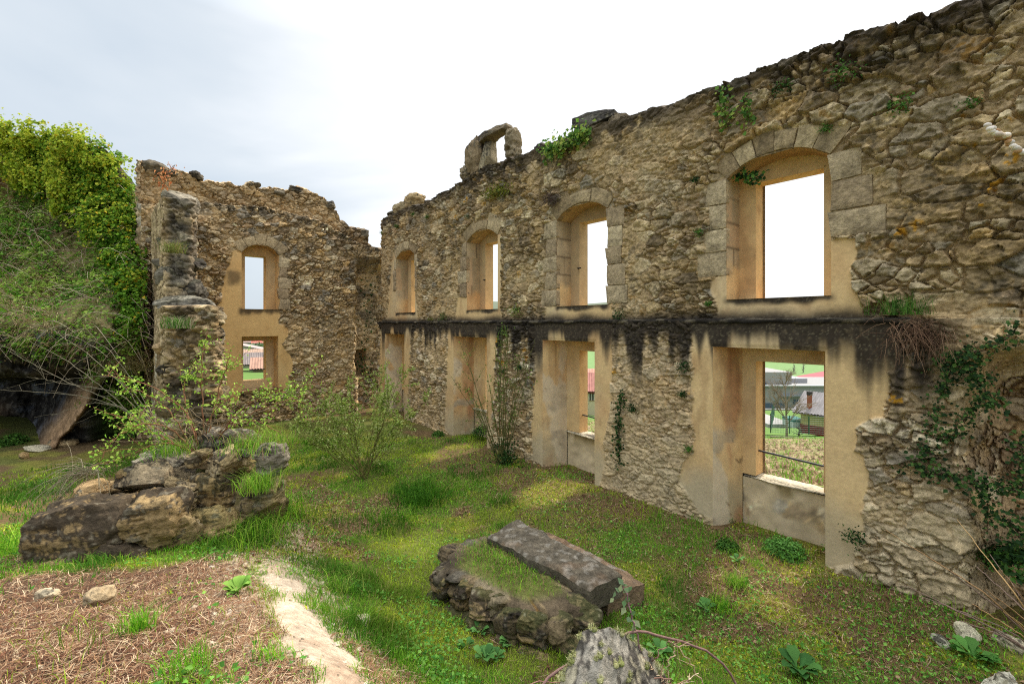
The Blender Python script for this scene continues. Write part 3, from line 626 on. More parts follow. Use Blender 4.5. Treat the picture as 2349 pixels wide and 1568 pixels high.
def ground_z(X, Y):
    X = np.asarray(X, float); Y = np.asarray(Y, float); sh = X.shape; x = X.ravel(); y = Y.ravel(); out = np.zeros(len(x)); n = len(_cp)
    for i in range(0, len(x), 40000):
        xx = x[i:i+40000]; yy = y[i:i+40000]; d2 = (xx[:, None]-_cp[None, :, 0])**2+(yy[:, None]-_cp[None, :, 1])**2
        out[i:i+40000] = (.5*d2*np.log(d2+1e-9))@_w[:n] + _w[n]+_w[n+1]*xx+_w[n+2]*yy
    z = np.clip(out.reshape(sh), -.08, 1.45)
    far = ss(16, 24, np.hypot(X, Y)); z = z*(1-far)+.3*far
    z = z + .07*(fbm(X*.9, Y*.9, 3, 501)-.5) + .035*(fbm(X*3.2, Y*3.2, 3, 502)-.5)
    pd = path_d(X, Y); k = ss(.22, .08, pd+.12*(fbm(X*4, Y*4, 2, 503)-.5)); z = z + .012*k
    return z
def gz(p): return float(ground_z(np.array([p[0]]), np.array([p[1]]))[0])
POLY_STRAW = [tuple(at_z(*p)[:2]) for p in [(-700,1290,.9),(100,1300,.85),(330,1275,.85),(460,1270,.75),(560,1300,.75),(610,1330,.85),(640,1400,.95),(650,1480,1.05),(760,1640,1.25),(-700,1640,1.3)]]
def masks(X, Y):
    pd = path_d(X, Y)
    pn = fbm(X*3, Y*3, 3, 510)
    path = ss(.25, .14, pd + .26*(pn-.5) + .045*np.clip(np.hypot(X, Y)-2.4, 0, 3) + .10*ss(4.2, 5.2, np.hypot(X, Y)) )*ss(4.9, 4.0, np.hypot(X, Y)+1.6*(pn-.5)); pedge = ss(.60, .3, pd+.25*(pn-.5))*(1-path)
    ps = poly_sd(X, Y, POLY_STRAW) + .5*(fbm(X*1.2, Y*1.2, 3, 511)-.5); straw = ss(-.12, .12, ps)*(1-path)
    s = X*ES[0]+Y*ES[1]; n = X*NN[0]+Y*NN[1]
    wall = ss(2.7, .5, D-n)*ss(.38, .5, fbm(X*1.3, Y*1.3, 4, 512)+.06)*ss(-9.5, -6, s) + .6*ss(1.2, .2, D-n)*ss(.42, .55, fbm(X*.9, Y*.9, 3, 512)+.1)
    lit = np.clip(ss(.52, .62, fbm(X*.85+3, Y*.85, 4, 513))+wall*.95, 0, 1)*.95*(1-straw)*(1-path)
    moss = ss(.56, .68, fbm(X*1.5+7, Y*1.5, 4, 514))*(1-straw*.8)*(1-path)*ss(3., 4.2, np.hypot(X, Y))
    return path, pedge, straw, lit, moss
def ground_col(X, Y):
    path, pedge, straw, lit, moss = masks(X, Y)
    a = fbm(X*7, Y*7, 4, 520); b = fbm(X*25, Y*25, 2, 521); g = fbm(X*2, Y*2, 4, 522)
    c = mix(np.broadcast_to(lin(100,98,48), X.shape+(3,))*1., lin(76,88,34), g)
    c = mix(c, lin(104,80,56), np.clip(lit*.9, 0, 1)); c = mix(c, lin(124,124,46), moss*.6)
    c = mix(c, lin(84,64,48), straw); c = mix(c, lin(196,176,146), pedge*.8*(b > .45)); c = mix(c, lin(190,170,146)*1.0, path)
    pk = ss(.5, .75, fbm(X*2.5, Y*2.5, 3, 523)); c = mix(c, lin(160,134,110), path*pk*.8)
    return c*(.6+.55*a+.25*b)[..., None]
ang = np.concatenate([np.radians(np.arange(-180, -62, 3.)), np.radians(np.arange(-62, 62, .26)), np.radians(np.arange(62, 180.1, 3.))])
rad = np.concatenate([[0.], .6*1.0115**np.arange(0, 335)])
rad = rad[rad < 27]
A_, R_ = np.meshgrid(ang, rad); X_ = R_*np.sin(A_); Y_ = R_*np.cos(A_)
Z_ = ground_z(X_, Y_)
s_ = X_*ES[0]+Y_*ES[1]; n_ = X_*NN[0]+Y_*NN[1]
inside = (n_ < D+.68) & (s_ > S0-.45) | (n_ < -.2)
kp = inside[:-1, :-1] & inside[1:, 1:] & inside[:-1, 1:] & inside[1:, :-1]
m = MB(); m.grid(np.stack([X_, Y_, Z_], -1), ground_col(X_, Y_), kp, True); tag(m.build('ground', M_ground), 'courtyard ground of earth, moss and litter', kind='structure')
# ---------------------------------------------------------------- blades, straw, leaves scattered over the ground
def scatter(N, r0, r1, amax=58, pw=1.0):
    r = r0*(r1/r0)**(rng.random(N)**pw); a = np.radians(rng.uniform(-amax, amax, N)); return r*np.sin(a), r*np.cos(a)
def in_yard(X, Y, mg=.06): 
    s = X*ES[0]+Y*ES[1]; n = X*NN[0]+Y*NN[1]; ok = (n < D-mg) & (s > S0+mg)
    for c in lowx: ok |= (s > c[0]+.15) & (s < c[1]-.1) & (n < D+.45) & (n > D-.2)
    return (ok & ((n > .6) | (s > S0+2))) & (Y < 11.6)
NOGRASS = []                                         # footprints of stones, filled in below
def free(X, Y):
    ok = np.ones(X.shape, bool)
    for P in NOGRASS: ok &= poly_sd(X, Y, P) < 0
    return ok
def blades(m, X, Y, Z, H, W, col, lean=.5, ca=None, cb=None, droop=.3):
    N = len(X); th = rng.uniform(0, 2*np.pi, N); ln = H*lean*rng.random(N); la = rng.uniform(0, 2*np.pi, N)
    dx = np.cos(th)*W/2; dy = np.sin(th)*W/2; lx = np.cos(la)*ln; ly = np.sin(la)*ln
    V = np.zeros((N, 5, 3))
    V[:, 0] = np.stack([X-dx, Y-dy, Z], -1); V[:, 1] = np.stack([X+dx, Y+dy, Z], -1)
    V[:, 2] = np.stack([X+dx*.8+lx*.4, Y+dy*.8+ly*.4, Z+H*.6], -1); V[:, 3] = np.stack([X-dx*.8+lx*.4, Y-dy*.8+ly*.4, Z+H*.6], -1)
    V[:, 4] = np.stack([X+lx*1.2, Y+ly*1.2, Z+H*(1-droop*rng.random(N))], -1)
    I = np.arange(N)[:, None]*5
    m.add(V.reshape(-1, 3), I+[0, 1, 2, 3], I+[3, 2, 4], np.repeat(col, 5, 0))
def leaves(m, P, Nn, S, col, asp=.8, fold=.18):
    """kite-shaped leaves at P facing Nn"""
    N = len(P); Nn = Nn/(np.linalg.norm(Nn, axis=1)[:, None]+1e-9)
    t = rng.normal(size=(N, 3)); U = np.cross(Nn, t); U /= np.linalg.norm(U, axis=1)[:, None]+1e-9; Vv = np.cross(Nn, U); S = np.asarray(S)[:, None]
    a = P-U*S*.5; b = P+U*S*.55; l = P+Vv*S*asp*.5-U*S*.1+Nn*S*fold; r = P-Vv*S*asp*.5-U*S*.1+Nn*S*fold
    V = np.stack([a, l, b, r], 1); I = np.arange(N)[:, None]*4
    m.add(V.reshape(-1, 3), None, np.concatenate([I+[0, 2, 1], I+[0, 3, 2]]), np.repeat(col, 4, 0))
def strips(m, X, Y, Z, L, W, col, tilt=.25, lift=.01):
    N = len(X); th = rng.uniform(0, 2*np.pi, N); c, s = np.cos(th), np.sin(th); be = (rng.random(N)-.5)*.5*L; t = (rng.random(N)-.5)*2*tilt*L
    V = np.zeros((N, 6, 3)); 
    for k, f in enumerate((-.5, 0, .5)):
        px = X+c*L*f - s*be*(f == 0); py = Y+s*L*f + c*be*(f == 0); pz = Z+lift*rng.random(N)+np.abs(t)*.5+t*f
        w = W*(1 if f == 0 else .5)
        V[:, 2*k] = np.stack([px-s*w/2, py+c*w/2, pz], -1); V[:, 2*k+1] = np.stack([px+s*w/2, py-c*w/2, pz], -1)
    I = np.arange(N)[:, None]*6
    m.add(V.reshape(-1, 3), np.concatenate([I+[0, 1, 3, 2], I+[2, 3, 5, 4]]), None, np.repeat(col, 6, 0))
def pick(pal, N, j=.25):
    pal = np.array(pal); return pal[rng.integers(0, len(pal), N)]*(1-j+2*j*rng.random((N, 1)))
G_GREEN = [lin(118,176,40), lin(96,156,34), lin(142,194,50), lin(160,198,62), lin(80,138,32)]
G_STRAW = [lin(144,110,80), lin(174,140,106), lin(116,80,60), lin(202,178,144), lin(82,58,46), lin(154,122,96), lin(128,86,66)]
# ================================================================ stones
def foot(px, y, Z, wx, wy, rot=0):
    a = np.linspace(0, 2*np.pi, 12, endpoint=False); return [(px+wx*np.cos(t)*math.cos(rot)-wy*np.sin(t)*math.sin(rot), y+wx*np.cos(t)*math.sin(rot)+wy*np.sin(t)*math.cos(rot)) for t in a]
def rock_px(x0, x1, y0, y1, Z, dep=None, sq=.55, amp=None, seed=1, col=lin(150,128,96), rx=0, ry=0, rz=0, n=22, crust=.5, moss=0, lichen=.3, down=0., strata=0.):
    w = (x1-x0)*Z/F; h = (y1-y0)*Z/F; dep = dep or w*.75; c = at_depth((x0+x1)/2, (y0+y1)/2, Z+.35*dep); w *= 1+.1*dep/Z; h *= 1+.1*dep/Z; amp = amp if amp is not None else .05*min(w, h)+.008
    m = MB(); rocky(m, (0, 0, -down/2), (w*1.08, dep, h*1.08+down), sq, amp, seed, col, n, rotm(rx, ry, rz), crust, moss, lichen, True, strata); return m, c
T_ = lin(146,122,84); GY = lin(128,119,102)
# broken wall stub at the left: mortared courses of big blocks round an earth core
stub = empty('broken_wall_stub', at_z(300, 1300, .9)); tag(stub, 'low broken stub of thick wall with big black-stained blocks and a rose bush on it', 'wall', kind='thing')
def under(parent, m, c, name, mat, loc0):
    o = m.build(name, mat, parent); o.location = np.asarray(c)-np.asarray(loc0); return o
sl0 = np.array(stub.location)
for k, a in enumerate([
    (90,300,1142,1300,4.15,.6,.5,.06,11,T_,1.5,0,(0,-.10,.1)), (288,430,1120,1222,4.35,.6,.5,.06,12,T_,1.3,0,(0,-.12,.1)), (62,206,1262,1336,4.05,.5,.6,.04,13,lin(140,118,82),.8,0,(0,-.12,0)),
    (200,372,1228,1308,4.15,.6,.5,.06,14,T_,1.4,0,(0,-.1,0)), (340,462,1168,1272,4.4,.7,.6,.045,15,lin(150,128,90),.5,0,(0,-.1,.1)), (430,560,1150,1225,4.75,.7,.6,.045,16,lin(165,140,96),.15,.2,(0,-.1,.2)),
    (455,560,1068,1158,4.9,.7,.5,.05,17,T_,.85,.1,(0,.1,0)), (540,650,1100,1175,5.1,.7,.55,.05,18,lin(150,130,96),.7,.3,(0,0,.2)), (405,452,1105,1168,4.65,.5,.5,.04,19,lin(158,138,104),.3,0,(0,0,0)),
    (360,425,1020,1068,5.2,.6,.5,.03,20,GY,.75,0,(0,.2,.3)), (478,590,982,1048,5.3,.7,.5,.05,21,GY,.8,0,(0,.1,.2)), (482,540,1030,1085,5.0,.4,.5,.035,22,lin(190,168,128),.1,0,(.2,.3,0)), (330,378,1030,1062,5.3,.5,.5,.03,23,GY,.8,0,(0,-.2,0)), (560,620,1040,1110,5.3,.6,.55,.05,24,T_,.5,.3,(0,0,0)), (200,300,1110,1165,4.75,.9,.6,.04,25,T_,.4,0,(0,-.15,0)), (400,480,1060,1110,5.1,.7,.6,.04,26,lin(120,104,80),.5,0,(0,0,0))]):
    x0, x1, y0, y1, Z, dep, sq, amp, seed, col, cru, ms, rot = a
    m, c = rock_px(x0, x1, y0, y1, Z, dep, sq, amp, 800+seed, col, rot[0], rot[1], rot[2], 46, cru, ms, .25, .06, .03)
    under(stub, m, c, 'block', M_stone, sl0)
rs = np.random.default_rng(5)
for k in range(26):
    u = rs.random(); x = 130+500*u; y = (1205-150*u)+rs.uniform(-90, 70)*(1-.3*u); Z = 4.35+.75*u+.2*rs.random()-.0*(y-1100)/300; w_ = rs.uniform(26, 62); m, c = rock_px(x-w_/2, x+w_/2, y-w_*.3, y+w_*.3, Z, None, rs.uniform(.3, .6), None, 880+k, pick([T_, lin(176,152,112), GY, lin(140,118,86)], 1)[0], rs.normal()*.2, rs.normal()*.25, rs.uniform(0, 3), 20, rs.uniform(.1, .9), .15, .25, 0, .01); under(stub, m, c, 'rubble_stone', M_stone, sl0)
# earth core
cpx = [(150,1180,4.7),(240,1120,5.0),(330,1050,5.5),(420,1020,5.7),(500,975,5.9),(600,985,5.9),(645,1050,5.6),(640,1140,5.2)]
co = MB(); cen = at_depth(430, 1110, 5.2); rocky(co, (.1, .25, -.34), (1.8, 1.0, 1.1), .35, .10, 830, lin(92,84,50), 36, rotm(0, -.2, .33), .05, .3, .1); under(stub, co, cen, 'earth_core', M_ground, sl0)
_unused = ([tuple(at_z(*p)[:2]) for p in [(60,1335,.9),(330,1305,.85),(470,1240,.7),(640,1165,.3),(650,1090,.1),(520,1040,.1),(300,1080,.1),(100,1200,.3)]])
for nm, lab, a in [('weathered_boulder', 'oval black-crusted boulder lying on the broken wall stub', (285,398,1056,1122,4.75,.5,.35,.02,841,lin(150,132,104),.75,0)),
              ('flat_stone', 'flat tan stone balanced on the left end of the broken wall stub', (178,240,1104,1146,4.55,.3,.6,.015,842,lin(196,160,112),.0,.0)),
              ('pitted_boulder', 'knobbly grey pitted boulder at the right end of the broken wall stub', (592,656,1018,1092,4.95,.36,.3,.05,843,lin(132,122,104),.6,0))]:
    m, c = rock_px(*a[:9], a[9], 0, -.12 if 'flat' in nm else 0, 0, 40, a[10], a[11], .4, 0, .012); o = m.build(nm, M_stone); o.location = c; tag(o, lab, 'boulder')
# loose stones on the straw and the ground
for i, (lab, a) in enumerate([('pale fist-sized stone in the straw below the dark blocks', (88,130,1350,1380,lin(200,180,146))), ('angular grey-tan stone half buried in straw, right of the pale one', (200,262,1352,1392,lin(168,146,112))),
      ('small white stone at the top end of the narrow path', (598,622,1186,1206,lin(206,194,170))), ('stone with grass round it at the right edge of the narrow path', (815,850,1412,1440,lin(206,190,160))), ('flat pale stone in the weeds at the right', (2190,2250,1445,1470,lin(190,180,150))),
      ('pale flat stone deepest in the right corner', (2290,2349,1462,1492,lin(184,170,140))), ('whitish stone lying on the ground below the dark rock overhang', (60,110,1022,1036,lin(190,178,150))), ('tan stone by the foot of the dark overhang', (120,170,1008,1024,lin(176,150,110))),
      ('grey stone in the weeds in front of the flat pale one', (2140,2180,1466,1484,lin(180,176,150))), ('brown stone by the grass left of the overhang', (42,66,1036,1052,lin(170,140,96)))]):
    x0, x1, y0, y1, col = a; xm, yb = (x0+x1)/2, y1
    z = 0.; 
    for _ in range(12): p = at_z(xm, yb, z); z = gz(p)
    Z = p[1]; m, c = rock_px(x0, x1, y0, y1, Z, None, .45, None, 860+i, col, 0, .1, i, 16, .05, 0, .4); o = m.build('loose_stone', M_stone); o.location = (c[0], c[1], z+(y1-y0)*Z/F*.32); tag(o, lab, 'stone', 'loose stones on the ground')
# the low block with a slab in the middle of the court
def prism(m, poly, zt, zb, seed, w=.3, h=.2, amp=.05, col=1., topcol=lin(90,84,50), fine=.03, taper=0., topz=None):
    P = np.asarray(poly, float); L = np.r_[0, np.cumsum(np.linalg.norm(np.roll(P, -1, 0)-P, axis=1))]; Q = np.vstack([P, P[:1]])
    u = np.arange(0, L[-1], fine); u = np.r_[u, L[-1]]; px = np.interp(u, L, Q[:, 0]); py = np.interp(u, L, Q[:, 1]); ce = P.mean(0)
    for _ in range(3):
        px[:-1] = (np.roll(px[:-1], 1)+2*px[:-1]+np.roll(px[:-1], -1))/4; py[:-1] = (np.roll(py[:-1], 1)+2*py[:-1]+np.roll(py[:-1], -1))/4; px[-1] = px[0]; py[-1] = py[0]
    tx = np.gradient(px); ty = np.gradient(py); ln = np.hypot(tx, ty)+1e-9; nx, ny = ty/ln, -tx/ln
    sg = np.sign(np.mean(nx*(px-ce[0])+ny*(py-ce[1]))); nx, ny = nx*sg, ny*sg
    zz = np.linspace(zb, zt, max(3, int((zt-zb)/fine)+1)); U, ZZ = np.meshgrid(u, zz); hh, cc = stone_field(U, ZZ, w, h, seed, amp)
    em = ss(0, .02, zt-ZZ); seam = ss(0, .15, np.minimum(U, L[-1]-U)); hh = hh*em*seam - .01*(1-em)
    G = np.stack([px[None]+nx[None]*(hh+taper*(zt-ZZ)), py[None]+ny[None]*(hh+taper*(zt-ZZ)), ZZ + (topz(px, py)[None]*(ZZ-zb)/(zt-zb) if topz else 0)], -1)
    dk = ss(.5, .7, fbm(U*2.2, ZZ*2.2, 4, seed+5)); cc = mix(cc*col, lin(52,45,37), dk*.75)
    m.grid(G, cc, None, sg > 0)
    k = np.linspace(0, 1, 14)[:, None]; TX = G[-1][None, :, 0]*(1-k)+ce[0]*k; TY = G[-1][None, :, 1]*(1-k)+ce[1]*k
    TZ = G[-1][None, :, 2]*np.ones_like(k)+.02*np.sin(k*np.pi/2)+.05*(fbm(TX*5, TY*5, 3, seed+6)-.5)*ss(0, .2, k) 
    if topz: TZ = zt + topz(TX, TY) + .05*np.sin(k*np.pi/2)*ss(0, .3, k)+.04*(fbm(TX*5, TY*5, 3, seed+6)-.5)*ss(0, .2, k)
    tc_ = np.broadcast_to(topcol, TX.shape+(3,))*(.5+fbm(TX*9, TY*9, 3, seed+7))[..., None]; tc_ = mix(cc[-1][None]*np.ones_like(k)[..., None], tc_, ss(.05, .3, k*np.ones_like(TX)))
    m.grid(np.stack([TX, TY, TZ], -1), tc_, None, sg > 0)
blk = empty('stone_block', at_z(1250, 1420, 0)); tag(blk, 'low grass-topped masonry block with a dark slab on it in the courtyard', 'block', kind='thing'); bl0 = np.array(blk.location)
BP = [at_z(x, y, .40)[:2] for x, y in [(1052,1246),(1024,1300),(1120,1352),(1219,1402),(1328,1374),(1280,1310),(1165,1222),(1110,1228)]]
m = MB(); prism(m, np.array(BP)-bl0[:2], .40, -.05, 901, .42, .24, .07, .5, lin(96,98,48), .022, .03); m.build('masonry_base', M_stone, blk)
r_ = np.random.default_rng(12); E_ = [(1052,1250),(1030,1296),(1075,1326),(1122,1352),(1172,1378),(1216,1398),(1268,1388),(1318,1374)]
for k, (x, y) in enumerate(E_):
    for row in (0, 1):
        p = at_z(x+r_.uniform(-6, 6), y, .40); ce_ = np.mean(BP, 0); q = np.array(p[:2]); q = q+(q-ce_)*(.07+.02*row); m = MB(); rocky(m, (0, 0, 0), (r_.uniform(.28, .42), .26, .26), r_.uniform(.45, .7), .022, 1500+k*2+row, pick([lin(132,110,78), lin(112,96,72), lin(150,126,92)], 1)[0], 26, rotm(r_.normal()*.12, r_.normal()*.15, -.55+r_.normal()*.25 if k > 1 else 1.0), r_.uniform(.6, 1.2), .25, .3, True, .012)
        o = m.build('edge_stone', M_stone, blk); o.location = (q[0]-bl0[0], q[1]-bl0[1], .27-.22*row+r_.normal()*.015)
def slab(m, pts, z0, z1, seed, col):
    P = np.array([at_z(x, y, z1) for x, y in pts])-bl0; A, B, Cc, Dd = P
    u, v = np.meshgrid(np.linspace(0, 1, 110), np.linspace(0, 1, 36)); u = u[..., None]; v = v[..., None]
    G = (A*(1-u)+B*u)*(1-v)+(Dd*(1-u)+Cc*u)*v; e = np.minimum(np.minimum(u, 1-u)*2.6, np.minimum(v, 1-v))[..., 0]
    n = fbm(G[..., 0]*4, G[..., 1]*4, 4, seed); G[..., 2] += .06*(n-.5)+.012*(fbm(G[..., 0]*22, G[..., 1]*22, 3, seed+8)-.5)-.025*ss(.06, 0, e); G[..., :2] += .09*(np.stack([fbm(G[..., 0]*4, G[..., 1]*4, 3, seed+1), fbm(G[..., 0]*4+9, G[..., 1]*4, 3, seed+2)], -1)-.5)
    c = np.asarray(col)*(.3+1.4*fbm(G[..., 0]*14, G[..., 1]*14, 5, seed+3, .7))[..., None]; c = mix(c, lin(150,142,128), ss(.55, .7, fbm(G[..., 0]*16, G[..., 1]*16, 3, seed+4))*.6); c = mix(c, lin(126,96,70), ss(.58, .72, fbm(G[..., 0]*2.5, G[..., 1]*2.5, 3, seed+5))*.3)
    m.grid(G, c, None, False)
    ring = np.concatenate([G[0, :], G[1:, -1], G[-1, -2::-1], G[-2:0:-1, 0], G[:1, 0]]); k = np.linspace(0, 1, 8)[:, None, None]; lo = ring.copy(); lo[:, 2] = z0
    S_ = ring[None]*(1-k)+lo[None]*k; S_ = S_ + .05*(fbm(S_[..., 0]*6+S_[..., 1]*6, S_[..., 2]*8, 3, seed+6)-.5)[..., None]*np.array([1, 1, 0])*np.minimum(1, k*3); cs = np.asarray(col)*.9*(.5+fbm(S_[..., 0]*9+S_[..., 1]*9, S_[..., 2]*12, 3, seed+7))[..., None]; m.grid(S_, cs)
m = MB(); slab(m, [(1118,1226),(1352,1348),(1428,1312),(1184,1190)], .29, .52, 911, lin(96,87,72)); m.build('slab', M_stone, blk)
m = MB(); slab(m, [(1210,1226),(1398,1362),(1482,1330),(1262,1218)], .0, .27, 912, lin(134,110,86)); m.build('lower_slab', M_stone, blk)
gt = MB(); ce = np.mean(BP, 0); N = 2200; t = rng.random((N, len(BP)))**3; t /= t.sum(1)[:, None]; P2 = t@np.array(BP); P2 = ce+(P2-ce)*1.15; ok = poly_sd(P2[:, 0], P2[:, 1], np.array(BP)) > .03; P2 = P2[ok]-bl0[:2]
blades(gt, P2[:, 0], P2[:, 1], np.full(len(P2), .42), .02+.06*rng.random(len(P2))**2, np.full(len(P2), .005), pick(G_GREEN+G_STRAW[:2], len(P2)), .9); tag(gt.build('grass_top', M_leaf, blk), None)
NOGRASS.append(list(map(tuple, ce+(np.array(BP)-ce)*1.02)))
NOGRASS.append([tuple(at_z(x, y, .2)[:2]) for x, y in [(1210,1226),(1398,1362),(1482,1330),(1262,1218)]])
# mossy rock right in front of the camera, pale rock in the corner
m = MB(); c = at_depth(1352, 1582, 1.65); rocky(m, (0, 0, -.30), (.78, .56, 1.12), .15, .04, 921, lin(150,142,128), 70, rotm(.1, .12, .5), .5, 0, .8)
v_ = m.v[0]; tp_ = np.clip((v_[:, 2]+.35)/.6, 0, 1)[:, None]; v_[:, :2] *= 1.15-.55*tp_
o = m.build('mossy_rock', M_stone); o.location = c; tag(o, 'grey lichen and moss covered rock at the bottom edge beside the bramble', 'rock'); mr_ = m.v[0]
mm = MB(); top = mr_[mr_[:, 2] > .0]; sel = top[rng.integers(0, len(top), 90)]
for i, p in enumerate(sel):
    r = .006+.009*rng.random(); v, q = sphere_dirs(6); d = v/np.linalg.norm(v, axis=1)[:, None]; mm.add(p+d*r*np.array([1, 1, .5]), q, None, pick([lin(150,148,104), lin(120,126,70), lin(172,170,136)], 1)[0])
    kk = 60; dd = rng.normal(size=(kk, 3)); dd /= np.linalg.norm(dd, axis=1)[:, None]; b = p+dd*r*.9; blades(mm, b[:, 0], b[:, 1], b[:, 2], np.full(kk, .012), np.full(kk, .002), pick([lin(150,150,96), lin(186,184,140)], kk), 1.2)
tag(mm.build('moss_cushions', M_dull, o), None)
m = MB(); c = at_depth(2310, 1590, 3.3); rocky(m, (0, 0, -.1), (.42, .4, .42), .5, .03, 931, lin(196,188,166), 30, None, .1, .1, .4); o = m.build('pale_rock', M_stone); o.location = c; tag(o, 'pale whitish rock cut off by the bottom right corner', 'rock')
# ruined cross wall (pier) at the left, stepping down towards the camera
pier = empty('broken_pier', at_z(430, 1060, 0)); tag(pier, 'tall broken wall end standing like a stepped pier with black weathered tops', 'wall', kind='thing'); p0 = np.array(pier.location)
def fp(lst): return np.array([at_depth(x, HY, Z)[:2] for x, Z in lst])
zt = lambda y, Z: EYE+(HY-y)/F*Z
def pier_piece(name, lst, y, seed, slope, tall, **k):
    P = fp(lst)-p0[:2]; ztop = zt(y, lst[1][1]); m = MB(); pn = P[1]
    prism(m, P, ztop, -.2, seed, .36, .17, .06, k.get('col', np.array([.88, .88, .88])), lin(104,100,92), .03, 0., None); 
    v = m.v[0]; top = v[:, 2]
    return m, ztop
def outer(m, P):
    v = m.v[0]; A, B = P[0], P[1]; e = (B-A)/np.linalg.norm(B-A); nrm = np.array([-e[1], e[0]]); nrm = nrm*np.sign(nrm @ np.array([-1, -.2])); dd = (v[:, :2]-A)@nrm; tt = (v[:, :2]-A)@e
    k = ss(-.16, -.06, dd)*ss(-.1, .1, tt); nf = fbm(tt*3, v[:, 2]*1.3, 4, 981); v[:, :2] -= nrm*(dd*k*.6)[:, None]
    c = mix(np.broadcast_to(lin(190,166,126), v.shape)*1., lin(134,112,80), ss(.42, .6, nf)); c = mix(c, lin(214,202,176), ss(.55, .68, fbm(tt*2+3, v[:, 2]*.9, 4, 982))*ss(3.4, 2, v[:, 2])); m.c[0][:, :3] = mix(m.c[0][:, :3], c*(.6+.8*fbm(tt*12, v[:, 2]*9, 3, 983))[:, None], k*.9)
m, z1 = pier_piece('upper', [(346,11.9),(371,10.1),(440,10.2),(443,10.5),(441,12.6)], 452, 951, 0, 0); v = m.v[0]; c0 = m.c[0][:, :3]
t_ = ss(5.4, 2.2, v[:, 2])[:, None]; toward = (np.array([0, -1.0])); far_ = ss(1.4, 0, v[:, 1]-v[:, 1].min())[:, None]; v[:, :2] += toward*t_*.35*far_
gr = ss(.42, .6, fbm(v[:, 0]*2, v[:, 2]*1.4, 4, 955))*ss(2.6, 3.4, v[:, 2]); m.c[0][:, :3] = mix(mix(c0, lin(104,97,84)*(.6+.8*fbm(v[:, 0]*9, v[:, 2]*9, 3, 956))[:, None], gr*.8), lin(46,42,38), ss(.55, .7, fbm(v[:, 0]*3+4, v[:, 2]*2.5, 4, 957))*.6)
outer(m, fp([(346,11.9),(371,10.1)])-p0[:2]); m.build('upper_part', M_stone, pier)
m = MB(); P = fp([(360,10.6),(372,9.25),(490,9.1),(495,9.4),(492,10.6)])-p0[:2]; z2 = zt(700, 9.2); prism(m, P, z2, -.2, 961, .42, .2, .10, np.array([.8, .78, .74]), lin(112,110,104), .03, .01)
outer(m, P); m.build('lower_step', M_stone, pier)
for i, (x0, x1, y0, y1, Z, col, cr) in enumerate([(371,443,443,486,10.2,lin(140,130,112),.4), (372,436,540,572,9.95,lin(128,118,96),.6), (370,458,590,625,9.9,lin(114,107,94),.8), (372,430,612,660,9.75,lin(120,112,96),.6), (370,462,640,690,9.8,lin(104,98,86),.8), (368,494,680,724,9.2,lin(126,119,106),.3), (430,504,738,790,9.05,lin(110,104,94),.7),
     (372,440,770,812,9.0,lin(190,160,120),.1), (372,452,822,862,8.95,lin(112,100,80),.6), (440,500,812,850,9.0,lin(196,166,112),.1), (370,500,856,902,8.95,lin(80,72,58),.8), (380,470,900,950,8.9,lin(120,104,76),.5), (450,520,890,925,8.95,lin(130,112,84),.5)]):
    m, c = rock_px(x0, x1, y0, y1, Z+.25, .75, .6, .05, 970+i, col, 0, 0, .2, 26, cr, .08, .3); under(pier, m, c, 'protruding_stone', M_stone, p0)
